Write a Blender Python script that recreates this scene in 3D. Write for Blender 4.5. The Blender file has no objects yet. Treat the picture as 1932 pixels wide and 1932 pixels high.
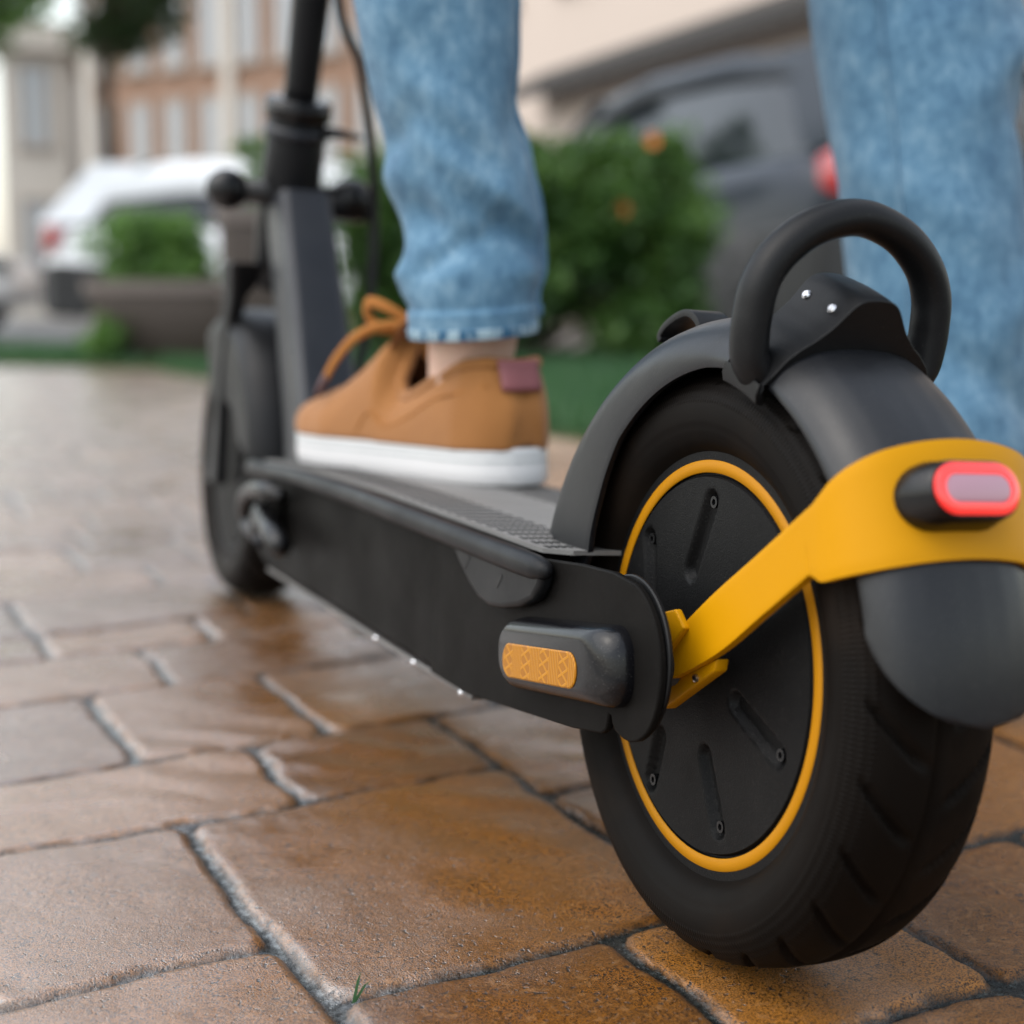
import bpy, bmesh, math, random
import numpy as np
from mathutils import Matrix, Vector

rnd = random.Random(7)
PI = math.pi
sc = bpy.context.scene
col = sc.collection

# ------------------------------------------------------------------ camera
CAM = np.array([-0.34110, -0.55407, 0.27916])
PITCH, YAW, ROLL = 0.134386, 0.400689, 0.003724
def cam_basis():
    cy, sy, cp, sp = math.cos(YAW), math.sin(YAW), math.cos(PITCH), math.sin(PITCH)
    fw = Vector((sy*cp, cy*cp, -sp)); rt = Vector((cy, -sy, 0)); up = rt.cross(fw)
    c, s = math.cos(ROLL), math.sin(ROLL)
    return fw, c*rt + s*up, -s*rt + c*up
FW, RT, UP = cam_basis()
cd = bpy.data.cameras.new('camera'); cam = bpy.data.objects.new('camera', cd); col.objects.link(cam)
cam.matrix_world = Matrix(((RT.x, UP.x, -FW.x, CAM[0]), (RT.y, UP.y, -FW.y, CAM[1]), (RT.z, UP.z, -FW.z, CAM[2]), (0, 0, 0, 1)))
cd.sensor_width = 36; cd.lens = 36*2881.7/1932; cd.clip_start = .02; cd.clip_end = 2000
cd.dof.use_dof = True; cd.dof.focus_distance = 0.655; cd.dof.aperture_fstop = 5.0
sc.camera = cam
FH = Vector((math.sin(YAW), math.cos(YAW), 0)); RH = Vector((math.cos(YAW), -math.sin(YAW), 0))
def place(px, d, z=0.0):                       # ground position at lateral pixel px (of 1932) and distance d
    p = Vector((CAM[0], CAM[1], 0)) + d*FH + d*(px-966)/2881.7*RH
    return Vector((p.x, p.y, z))

# ------------------------------------------------------------------ world, sun, exposure
SUN_EL, SUN_AZ = math.radians(56), math.radians(-88)      # azimuth from +Y, clockwise: the brightest part of the overcast is high on the left, behind the camera
w = bpy.data.worlds.new('World'); sc.world = w; w.use_nodes = True
nt = w.node_tree; nt.nodes.clear()
sky = nt.nodes.new('ShaderNodeTexSky'); sky.sky_type = 'NISHITA'; sky.sun_disc = False
sky.sun_elevation = SUN_EL; sky.sun_rotation = SUN_AZ; sky.air_density = 1.7; sky.dust_density = 2.2; sky.ozone_density = 1.0
hs = nt.nodes.new('ShaderNodeHueSaturation'); hs.inputs['Saturation'].default_value = 0.42
bg = nt.nodes.new('ShaderNodeBackground'); bg.inputs['Strength'].default_value = 0.15
wo = nt.nodes.new('ShaderNodeOutputWorld')
nt.links.new(sky.outputs[0], hs.inputs['Color']); nt.links.new(hs.outputs[0], bg.inputs['Color']); nt.links.new(bg.outputs[0], wo.inputs[0])
sd = bpy.data.lights.new('sun', 'SUN'); sd.energy = 0.7; sd.angle = math.radians(80); sd.color = (1.0, .96, .90)
sun = bpy.data.objects.new('sun', sd); col.objects.link(sun)
sdir = Vector((math.sin(SUN_AZ)*math.cos(SUN_EL), math.cos(SUN_AZ)*math.cos(SUN_EL), math.sin(SUN_EL)))
sun.rotation_euler = sdir.to_track_quat('Z', 'Y').to_euler()
sc.view_settings.view_transform = 'Standard'; sc.view_settings.look = 'None'; sc.view_settings.gamma = 1
sc.view_settings.exposure = 1.2

# ------------------------------------------------------------------ helpers
def tag(o, label=None, cat=None, group=None, kind=None):
    if label: o['label'] = label
    if cat: o['category'] = cat
    if group: o['group'] = group
    if kind: o['kind'] = kind
    return o
def empty(name, loc=(0, 0, 0), rot=(0, 0, 0)):
    o = bpy.data.objects.new(name, None); col.objects.link(o); o.location = loc; o.rotation_euler = rot
    o.empty_display_size = .05; return o
def obj(name, V, F, m=None, parent=None, smooth=True, sharp=None):
    me = bpy.data.meshes.new(name); me.from_pydata([tuple(v) for v in V], [], [tuple(f) for f in F]); me.update()
    bm = bmesh.new(); bm.from_mesh(me); bmesh.ops.recalc_face_normals(bm, faces=bm.faces[:]); bm.to_mesh(me); bm.free()
    if smooth: me.polygons.foreach_set('use_smooth', [True]*len(me.polygons))
    if smooth and sharp: me.set_sharp_from_angle(angle=math.radians(sharp))
    if m: me.materials.append(m)
    o = bpy.data.objects.new(name, me); col.objects.link(o)
    if parent: o.parent = parent
    return o
def bev(o, w, n=3, ang=40):
    b = o.modifiers.new('bevel', 'BEVEL'); b.width = w; b.segments = n; b.limit_method = 'ANGLE'; b.angle_limit = math.radians(ang); b.harden_normals = False
    return o
def sub(o, n=2):
    s = o.modifiers.new('sub', 'SUBSURF'); s.levels = n; s.render_levels = n; return o
def solid(o, t, off=-1):
    s = o.modifiers.new('solid', 'SOLIDIFY'); s.thickness = t; s.offset = off; return o
def loft(rings, closed=True, caps=True):
    V = []; F = []; n = len(rings[0])
    for r in rings: V += [tuple(p) for p in r]
    for i in range(len(rings)-1):
        for j in range(n if closed else n-1):
            a = i*n+j; b = i*n+(j+1) % n
            F.append((a, b, b+n, a+n))
    if caps and closed:
        F.append(tuple(range(n-1, -1, -1))); F.append(tuple(range((len(rings)-1)*n, len(rings)*n)))
    return V, F
def tube(path, rad, n=14, flat=None, closed=False):
    """rings round a path; rad a number or list; flat = (direction, factor) squashes the section along a direction"""
    P = [Vector(p) for p in path]; rings = []; prev = None
    for i, p in enumerate(P):
        if closed: t = (P[(i+1) % len(P)]-P[i-1]).normalized()
        else: t = (P[min(i+1, len(P)-1)]-P[max(i-1, 0)]).normalized()
        if prev is None:
            a = Vector((0, 0, 1)) if abs(t.z) < .9 else Vector((1, 0, 0)); u = t.cross(a).normalized()
        else: u = (prev-prev.dot(t)*t).normalized()
        v = t.cross(u); prev = u
        r = rad[i] if isinstance(rad, (list, tuple)) else rad
        ring = []
        for k in range(n):
            q = r*(math.cos(2*PI*k/n)*u+math.sin(2*PI*k/n)*v)
            if flat: d = Vector(flat[0]).normalized(); q = q+(flat[1]-1)*q.dot(d)*d
            ring.append(p+q)
        rings.append(ring)
    if closed: rings.append(rings[0])
    return loft(rings, True, not closed)
def smooth_path(pts, n=8):
    P = [Vector(p) for p in pts]; out = []
    for i in range(len(P)-1):
        a = P[max(i-1, 0)]; b = P[i]; c = P[i+1]; d = P[min(i+2, len(P)-1)]
        for k in range(n):
            t = k/n
            out.append(.5*((2*b)+(c-a)*t+(2*a-5*b+4*c-d)*t*t+(3*b-a-3*c+d)*t**3))
    out.append(P[-1]); return out
def lathe_x(prof, n, cy=0, cz=0):
    """profile [(x, r)] turned round the X axis through (cy, cz)"""
    rings = []
    for k in range(n):
        a = 2*PI*k/n
        rings.append([(x, cy+r*math.cos(a), cz+r*math.sin(a)) for x, r in prof])
    V = [p for r in rings for p in r]; F = []; m = len(prof)
    for i in range(n):
        for j in range(m-1):
            a = i*m+j; b = ((i+1) % n)*m+j; F.append((a, a+1, b+1, b))
    return V, F
def prism_x(poly, x0, x1):
    """polygon in (y, z) swept from x0 to x1"""
    return loft([[(x0, y, z) for y, z in poly], [(x1, y, z) for y, z in poly]])
def box(x0, x1, y0, y1, z0, z1):
    V = [(x0, y0, z0), (x1, y0, z0), (x1, y1, z0), (x0, y1, z0), (x0, y0, z1), (x1, y0, z1), (x1, y1, z1), (x0, y1, z1)]
    F = [(0, 3, 2, 1), (4, 5, 6, 7), (0, 1, 5, 4), (1, 2, 6, 5), (2, 3, 7, 6), (3, 0, 4, 7)]
    return V, F
def join(*VFs):
    V = []; F = []
    for v, f in VFs:
        b = len(V); V += list(v); F += [tuple(i+b for i in q) for q in f]
    return V, F
def stadium(cx, cy, hw, hh, n=10, tilt=0):
    """2D rounded bar outline, half length hw, half height hh"""
    pts = []
    for k in range(n+1): a = -PI/2+PI*k/n; pts.append(((hw-hh)+hh*math.cos(a), hh*math.sin(a)))
    for k in range(n+1): a = PI/2+PI*k/n; pts.append((-(hw-hh)+hh*math.cos(a), hh*math.sin(a)))
    c, s = math.cos(tilt), math.sin(tilt)
    return [(cx+c*x-s*y, cy+s*x+c*y) for x, y in pts]
def rrect(cx, cy, hw, hh, r, n=5, tilt=0):
    pts = []
    for (sx, sy, a0) in ((1, -1, -PI/2), (1, 1, 0), (-1, 1, PI/2), (-1, -1, PI)):
        for k in range(n+1):
            a = a0+PI/2*k/n; pts.append((sx*(hw-r)+r*math.cos(a), sy*(hh-r)+r*math.sin(a)))
    c, s = math.cos(tilt), math.sin(tilt)
    return [(cx+c*x-s*y, cy+s*x+c*y) for x, y in pts]

# numpy value noise
_T = np.random.RandomState(3).rand(256, 256)
def vnoise(x, y):
    xi = np.floor(x).astype(int); yi = np.floor(y).astype(int); fx = x-xi; fy = y-yi
    fx = fx*fx*(3-2*fx); fy = fy*fy*(3-2*fy)
    a = _T[xi % 256, yi % 256]; b = _T[(xi+1) % 256, yi % 256]; c = _T[xi % 256, (yi+1) % 256]; d = _T[(xi+1) % 256, (yi+1) % 256]
    return (a*(1-fx)+b*fx)*(1-fy)+(c*(1-fx)+d*fx)*fy
def fbm(x, y, o=4):
    s = 0; a = .5
    for i in range(o): s = s+a*(vnoise(x+17.3*i, y-9.1*i)-.5); x = x*2.03; y = y*2.03; a *= .5
    return s

# ------------------------------------------------------------------ materials
class Mat:
    def __init__(s, name):
        s.m = bpy.data.materials.new(name); s.m.use_nodes = True; s.t = s.m.node_tree; s.b = s.t.nodes['Principled BSDF']
        s.tc = s.t.nodes.new('ShaderNodeTexCoord')
    def link(s, a, b): s.t.links.new(a, b)
    def noise(s, scale, detail=4, rough=.55, coord='Object', vec=None, dist=0):
        n = s.t.nodes.new('ShaderNodeTexNoise'); n.inputs['Scale'].default_value = scale; n.inputs['Detail'].default_value = detail
        n.inputs['Roughness'].default_value = rough; n.inputs['Distortion'].default_value = dist
        s.link(vec if vec is not None else s.tc.outputs[coord], n.inputs['Vector']); return n.outputs['Fac']
    def vor(s, scale, feat='F1', vec=None, out='Distance'):
        n = s.t.nodes.new('ShaderNodeTexVoronoi'); n.feature = feat; n.inputs['Scale'].default_value = scale
        s.link(vec if vec is not None else s.tc.outputs['Object'], n.inputs['Vector']); return n.outputs[out]
    def mapping(s, scale=(1, 1, 1), coord='Object', rot=(0, 0, 0)):
        n = s.t.nodes.new('ShaderNodeMapping'); n.inputs['Scale'].default_value = scale; n.inputs['Rotation'].default_value = rot
        s.link(s.tc.outputs[coord], n.inputs['Vector']); return n.outputs[0]
    def ramp(s, fac, stops):
        n = s.t.nodes.new('ShaderNodeValToRGB'); e = n.color_ramp.elements
        while len(e) < len(stops): e.new(.5)
        for k, (p, c) in enumerate(stops):
            e[k].position = p; e[k].color = (c, c, c, 1) if isinstance(c, (int, float)) else (*c, 1)
        s.link(fac, n.inputs[0]); return n.outputs[0]
    def mix(s, fac, a, b, mode='MIX'):
        n = s.t.nodes.new('ShaderNodeMix'); n.data_type = 'RGBA'; n.blend_type = mode
        for sock, v in ((n.inputs[0], fac), (n.inputs[6], a), (n.inputs[7], b)):
            if isinstance(v, (int, float)): sock.default_value = v if sock == n.inputs[0] else (v, v, v, 1)
            elif isinstance(v, tuple): sock.default_value = (*v, 1)
            else: s.link(v, sock)
        return n.outputs[2]
    def math(s, op, a, b=None, clamp=False):
        n = s.t.nodes.new('ShaderNodeMath'); n.operation = op; n.use_clamp = clamp
        for i, v in enumerate((a, b)):
            if v is None: continue
            if isinstance(v, (int, float)): n.inputs[i].default_value = v
            else: s.link(v, n.inputs[i])
        return n.outputs[0]
    def attr(s, name, out='Fac'):
        n = s.t.nodes.new('ShaderNodeAttribute'); n.attribute_name = name; return n.outputs[out]
    def bump(s, h, strength=.3, dist=.001, prev=None):
        n = s.t.nodes.new('ShaderNodeBump'); n.inputs['Strength'].default_value = strength; n.inputs['Distance'].default_value = dist
        s.link(h, n.inputs['Height'])
        if prev is not None: s.link(prev, n.inputs['Normal'])
        return n.outputs[0]
    def set(s, **k):
        names = {'col': 'Base Color', 'rough': 'Roughness', 'metal': 'Metallic', 'nrm': 'Normal', 'spec': 'Specular IOR Level', 'coat': 'Coat Weight',
                 'coat_rough': 'Coat Roughness', 'em': 'Emission Color', 'es': 'Emission Strength', 'trans': 'Transmission Weight', 'sss': 'Subsurface Weight',
                 'sheen': 'Sheen Weight', 'ior': 'IOR', 'alpha': 'Alpha'}
        for a, v in k.items():
            i = s.b.inputs[names[a]]
            if isinstance(v, tuple): i.default_value = (*v, 1)
            elif isinstance(v, (int, float)): i.default_value = v
            else: s.link(v, i)
        return s.m

def plastic(name, c, rough=.4, var=.25, grain=900, bstr=.08, spec=.5, dust=.0, wear=.1, grain2=None):
    m = Mat(name)
    n = m.noise(35, 5); n2 = m.noise(grain, 2)
    cc = m.mix(n, tuple(x*(1-var) for x in c), tuple(x*(1+var) for x in c))
    if dust:
        sp = m.ramp(m.noise(1400, 1, .4), [(.68, 0), (.74, 1)])
        cc = m.mix(m.math('MULTIPLY', sp, dust), cc, (.30, .29, .27))
    r = m.ramp(m.noise(14, 6, .65), [(.3, max(.03, rough-wear)), (.7, rough+wear)])
    return m.set(col=cc, rough=r, spec=spec, nrm=m.bump(n2, bstr, .0006))

black_satin = plastic('black satin plastic', (.008, .0083, .0092), .40, dust=.08, spec=.14)
black_fender = plastic('dark fender plastic', (.0055, .0062, .0080), .36, bstr=.12, grain=1600, dust=.08, spec=.35)
black_rubber = plastic('handle rubber', (.0055, .0057, .0063), .42, bstr=.12, dust=.04, spec=.18)
deck_metal = plastic('black powder coated metal', (.0065, .0060, .0056), .46, bstr=.15, grain=2200, dust=.04, spec=.03)
gloss_black = plastic('wet glossy black', (.004, .004, .0045), .26, wear=.08, dust=.06, spec=.30)
housing_black = plastic('glossy reflector housing', (.004, .004, .005), .2, wear=.06, dust=.1, spec=.3)
gunmetal = plastic('dark grey coated stem', (.013, .015, .020), .42, bstr=.1, spec=.35)
grey_mat = plastic('grey deck rubber', (.14, .137, .132), .55, grain=700, bstr=.3)
hub_black = plastic('cast hub cover', (.0045, .0045, .0047), .48, grain=1500, bstr=.35, dust=.06, spec=.10)
yellow = plastic('yellow painted bracket', (.47, .215, .0002), .45, var=.04, bstr=.05, grain=1200, spec=.12)
yellow_ring = plastic('yellow rim stripe', (.38, .158, .001), .5, var=.06, bstr=.06, spec=.15)
steel = plastic('zinc bolt', (.62, .62, .64), .25, bstr=.1); steel.node_tree.nodes['Principled BSDF'].inputs['Metallic'].default_value = 1
dark_hole = plastic('dark recess', (.006, .006, .006), .7)
white_rubber = plastic('white shoe rubber', (.54, .535, .54), .45, var=.04)
grey_line = plastic('grey sole line', (.22, .27, .27), .5)
maroon = plastic('maroon heel tab', (.16, .045, .05), .6, grain=500, bstr=.4)
brown_tip = plastic('dark lace tip', (.07, .025, .025), .45)

def make_tyre():
    m = Mat('tyre rubber'); n = m.noise(30, 5)
    c = m.mix(n, (.0030, .0025, .0022), (.0060, .0046, .0037))
    mud = m.ramp(m.noise(11, 5, .6), [(.5, 0), (.72, 1)]); c = m.mix(m.math('MULTIPLY', mud, .35), c, (.026, .016, .010))
    uv = m.mapping((1, 1, 1), 'UV')
    ck = m.t.nodes.new('ShaderNodeTexVoronoi'); ck.inputs['Scale'].default_value = 1; ck.inputs['Randomness'].default_value = 0.0
    m.link(uv, ck.inputs['Vector'])
    band = m.attr('band')
    dots = m.math('MULTIPLY', m.ramp(ck.outputs['Distance'], [(.15, 1), (.45, 0)]), band)
    b1 = m.bump(dots, .6, .0006); b2 = m.bump(m.noise(900, 2), .1, .0005, b1)
    r = m.ramp(m.noise(9, 4), [(.35, .48), (.7, .68)])
    return m.set(col=c, rough=r, nrm=b2, spec=.06)
tyre_mat = make_tyre()

def make_reflector():
    m = Mat('amber reflector')
    ln_ = []
    for ang in (1.05, -1.05):
        q = m.t.nodes.new('ShaderNodeTexWave'); q.bands_direction = 'Y'; q.inputs['Scale'].default_value = 62; m.link(m.mapping((1, 1, 1), rot=(ang, 0, 0)), q.inputs['Vector'])
        ln_.append(m.ramp(q.outputs['Fac'], [(.80, 0), (.93, 1)]))
    line = m.math('MAXIMUM', ln_[0], ln_[1])
    wv = m.t.nodes.new('ShaderNodeTexWave'); wv.bands_direction = 'Y'; wv.inputs['Scale'].default_value = 190; m.link(m.tc.outputs['Object'], wv.inputs['Vector'])
    wide = m.t.nodes.new('ShaderNodeTexWave'); wide.bands_direction = 'Y'; wide.inputs['Scale'].default_value = 16; m.link(m.tc.outputs['Object'], wide.inputs['Vector'])
    sel = m.ramp(wide.outputs['Fac'], [(.42, 0), (.5, 1)])
    pat = m.mix(sel, line, wv.outputs['Fac'])
    c = m.mix(m.math('MULTIPLY', pat, .6), (.27, .100, .0006), (.46, .195, .002))
    return m.set(col=c, rough=.35, spec=.25, nrm=m.bump(pat, .25, .0005))
reflector_mat = make_reflector()
def glow(name, c, e, s):
    m = Mat(name); return m.set(col=c, rough=.2, em=e, es=s, coat=1.0, coat_rough=.06)
lamp_red = glow('lit red lamp ring', (.30, .006, .005), (1, .035, .025), .42)
lamp_lens = Mat('pale lamp lens').set(col=(.27, .17, .215), rough=.28, coat=.6, em=(1, .2, .25), es=.04)
car_lamp = glow('red car lamp', (.30, .012, .014), (1, .03, .03), .02)

def make_denim(name, dark, mid, light):
    m = Mat(name)
    n = m.noise(9, 4, .6, dist=.3); n2 = m.noise(85, 5, .68, vec=m.mapping((1, 1, .7))); n3 = m.noise(420, 2, .6, vec=m.mapping((1, 1, .25)))
    a = m.math('ADD', m.math('MULTIPLY', n, .32), m.math('MULTIPLY', n2, .58)); a = m.math('ADD', a, m.math('MULTIPLY', n3, .17))
    c = m.ramp(a, [(.40, dark), (.54, mid), (.68, light)])
    wl = m.t.nodes.new('ShaderNodeTexWave'); wl.inputs['Scale'].default_value = 420; wl.bands_direction = 'DIAGONAL'; m.link(m.tc.outputs['Object'], wl.inputs['Vector'])
    return m.set(col=c, rough=.85, spec=.25, sheen=.12, nrm=m.bump(wl.outputs['Fac'], .25, .0006, m.bump(n2, .35, .002)))
denim = make_denim('washed blue denim', (.044, .108, .182), (.084, .176, .262), (.165, .268, .350))
denim_hem = Mat('worn denim hem')
def _hem(m):
    v = m.mapping((1, 1, .12)); n = m.noise(150, 3, .6, vec=v)
    c = m.ramp(n, [(.46, (.03, .09, .16)), (.53, (.25, .34, .39))])
    return m.set(col=c, rough=.85, spec=.2, nrm=m.bump(n, .5, .002))
_hem(denim_hem); denim_hem = denim_hem.m
def make_canvas():
    m = Mat('tan canvas'); n = m.noise(40, 5); wv = m.noise(1500, 1)
    c = m.mix(n, (.215, .085, .020), (.285, .120, .032))
    return m.set(col=c, rough=.8, spec=.25, sheen=.15, nrm=m.bump(wv, .35, .0008))
canvas = make_canvas()
lace_mat = plastic('tan lace', (.30, .118, .027), .8, grain=1200, bstr=.4, spec=.2)
def make_skin():
    m = Mat('skin'); n = m.noise(30, 5)
    return m.set(col=m.mix(n, (.50, .31, .23), (.64, .44, .35)), rough=.5, sss=.08, nrm=m.bump(m.noise(600, 3), .2, .0006))
skin_mat = make_skin()
hair_mat = plastic('brown hair', (.05, .03, .02), .6)
shirt_mat = plastic('grey cotton', (.35, .36, .38), .85, spec=.2)

# ------------------------------------------------------------------ wet pavers (one sheet with real relief)
def make_paver_mat():
    m = Mat('wet clay pavers')
    j = m.attr('joint'); tone = m.attr('tone'); edge = m.attr('edge')
    sp = m.noise(1150, 3, .65); sp2 = m.noise(230, 4, .6); big = m.noise(13, 5, .6)
    base = m.mix(tone, (.165, .060, .0070), (.30, .118, .0175))
    base = m.mix(m.ramp(big, [(.3, 0), (.72, 1)]), base, m.mix(tone, (.125, .050, .010), (.28, .118, .024)))
    base = m.mix(m.ramp(sp, [(.49, 0), (.56, .95)]), base, (.016, .008, .004))
    base = m.mix(m.ramp(sp2, [(.55, 0), (.64, .4)]), base, (.27, .135, .05))
    pit = m.ramp(m.noise(330, 2, .5), [(.64, 0), (.69, 1)])
    base = m.mix(pit, base, (.022, .014, .010))
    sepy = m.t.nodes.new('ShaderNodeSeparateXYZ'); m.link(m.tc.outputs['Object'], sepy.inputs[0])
    far_sheen = m.math('MULTIPLY', m.ramp(m.math('ADD', m.math('MULTIPLY', sepy.outputs['Y'], .25), m.math('MULTIPLY', m.noise(2.2, 4), .5)), [(.42, 0), (.95, 1)]), .62)
    base = m.mix(far_sheen, base, m.mix(tone, (.29, .215, .165), (.44, .35, .285)))  # pavers paler with distance: bright sky sheen painted into the base colour
    base = m.mix(m.math('MULTIPLY', edge, m.ramp(m.noise(90, 4), [(.42, .5), (.60, .0)])), base, (.035, .022, .012))
    mort = m.ramp(m.noise(300, 4, .7), [(.38, (.004, .005, .005)), (.58, (.012, .016, .0155)), (.72, (.055, .068, .066))])
    c = m.mix(j, mort, base)
    wet = m.noise(6.5, 4, .6); film = m.noise(24, 3, .55)
    wetv = m.math('ADD', m.math('MULTIPLY', wet, .7), m.math('MULTIPLY', film, .3))
    r = m.ramp(wetv, [(.38, .20), (.50, .30), (.66, .44)])
    rj = m.ramp(m.noise(200, 3), [(.4, .06), (.62, .40)])
    rr = m.mix(j, rj, m.mix(edge, r, .5))
    h = m.math('SUBTRACT', m.math('ADD', m.math('MULTIPLY', sp, .6), m.math('MULTIPLY', sp2, .7)), m.math('MULTIPLY', pit, .8))
    damp = m.ramp(wetv, [(.36, .12), (.62, .75)])
    nb = m.t.nodes.new('ShaderNodeBump'); nb.inputs['Distance'].default_value = .0011
    m.link(h, nb.inputs['Height']); m.link(damp, nb.inputs['Strength'])
    b2 = m.bump(m.noise(45, 3), .35, .0022, nb.outputs[0])
    b3 = m.bump(m.math('MULTIPLY', m.noise(350, 3, .7), m.math('SUBTRACT', 1.0, j)), .5, .0022, b2)
    m.link(b2, m.b.inputs['Coat Normal']); wx = m.math('ADD', m.math('MULTIPLY', sepy.outputs['X'], -1.1), m.math('ADD', m.math('MULTIPLY', sepy.outputs['Y'], .35), m.math('MULTIPLY', m.noise(7.0, 5, .6), .75)))
    film_ = m.ramp(wx, [(.33, 0), (.66, 1)])       # standing water film: strongest on the open paving to the left
    cw = m.math('MULTIPLY', m.math('ADD', m.math('MULTIPLY', m.ramp(wetv, [(.36, .5), (.60, .05)]), .3), film_), m.math('MULTIPLY', j, m.math('SUBTRACT', 1.0, m.math('MULTIPLY', edge, m.ramp(m.noise(60, 3), [(.40, .8), (.56, .0)])))), clamp=True)
    cw = m.math('MAXIMUM', cw, m.math('MULTIPLY', m.math('SUBTRACT', 1.0, j), m.math('MULTIPLY', film_, m.ramp(m.noise(150, 3), [(.42, 0), (.58, 1)]))))
    m.b.inputs['Coat IOR'].default_value = 2.15
    return m.set(col=c, rough=rr, spec=m.math('ADD', .24, m.math('MULTIPLY', film_, .5)), nrm=b3, coat=cw, coat_rough=.22)
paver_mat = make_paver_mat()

def paver_list():
    P = []                                         # (u0, u1, v0, v1), u across, v along
    def row(v0, v1, js):
        for a, b in zip(js[:-1], js[1:]): P.append((a, b, v0, v1))
    def ext(lo, hi, a, b, seed):                   # random joints from a down to lo and from b up to hi
        r = random.Random(seed); L = []; x = a
        while x > lo: x -= r.choice((.13, .13, .19, .19, .25)); L.append(x)
        R_ = []; x = b
        while x < hi: x += r.choice((.13, .13, .19, .19, .25)); R_.append(x)
        return L[::-1], R_
    def full(v0, v1, js, seed, lo=-1.5, hi=1.7):
        L, R_ = ext(lo, hi, js[0], js[-1], seed); row(v0, v1, L+js+R_)
    # near block, as photographed
    P.extend([(-.19, .01, .042, .287), (-.315, -.19, .109, .287), (-.43, -.19, -.088, .109), (-.19, -.055, -.088, .042), (-.055, .075, -.088, .042),
              (.075, .205, -.088, .036), (.01, .14, .039, .225), (.14, .33, .036, .225), (.205, .33, -.088, .036)])
    L, _ = ext(-1.3, 0, -.315, 0, 1); row(.109, .287, L+[-.315])
    L, _ = ext(-1.3, 0, -.43, 0, 2); row(-.088, .109, L+[-.43])
    for i, (a, b) in enumerate(((-.088, .036), (.036, .225), (.225, .41))):
        _, R_ = ext(0, 1.7, 0, {0: .33, 1: .33, 2: .27}[i], 30+i); row(a, b, [{0: .33, 1: .33, 2: .27}[i]]+R_)
    P.append((.01, .14, .225, .41)); P.append((.14, .27, .225, .41))
    L, _ = ext(-1.5, 0, -.315, 0, 5); row(.287, .41, L+[-.315, -.122, .01])
    full(.41, .59, [-.383, -.193, -.063, .067, .257], 6)
    full(.59, .722, [-.32, -.127, .065, .195], 7)
    full(.722, .813, [-.386, -.196, -.059, .07], 8)
    full(.813, .986, [-.325, -.196, .0, .13], 9)
    v = .986; k = 20
    while v < 8.6:
        h = rnd.choice((.13, .18, .13, .18, .09)); s = .35+.28*v
        full(v, v+h, [rnd.uniform(-.1, .1)], k, -1.0-s, 1.2+s); v += h; k += 1
    v = -.088
    while v > -1.0:
        h = rnd.choice((.13, .18)); full(v-h, v, [rnd.uniform(-.1, .1)], k, -1.5, 1.5); v -= h; k += 1
    return P

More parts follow.
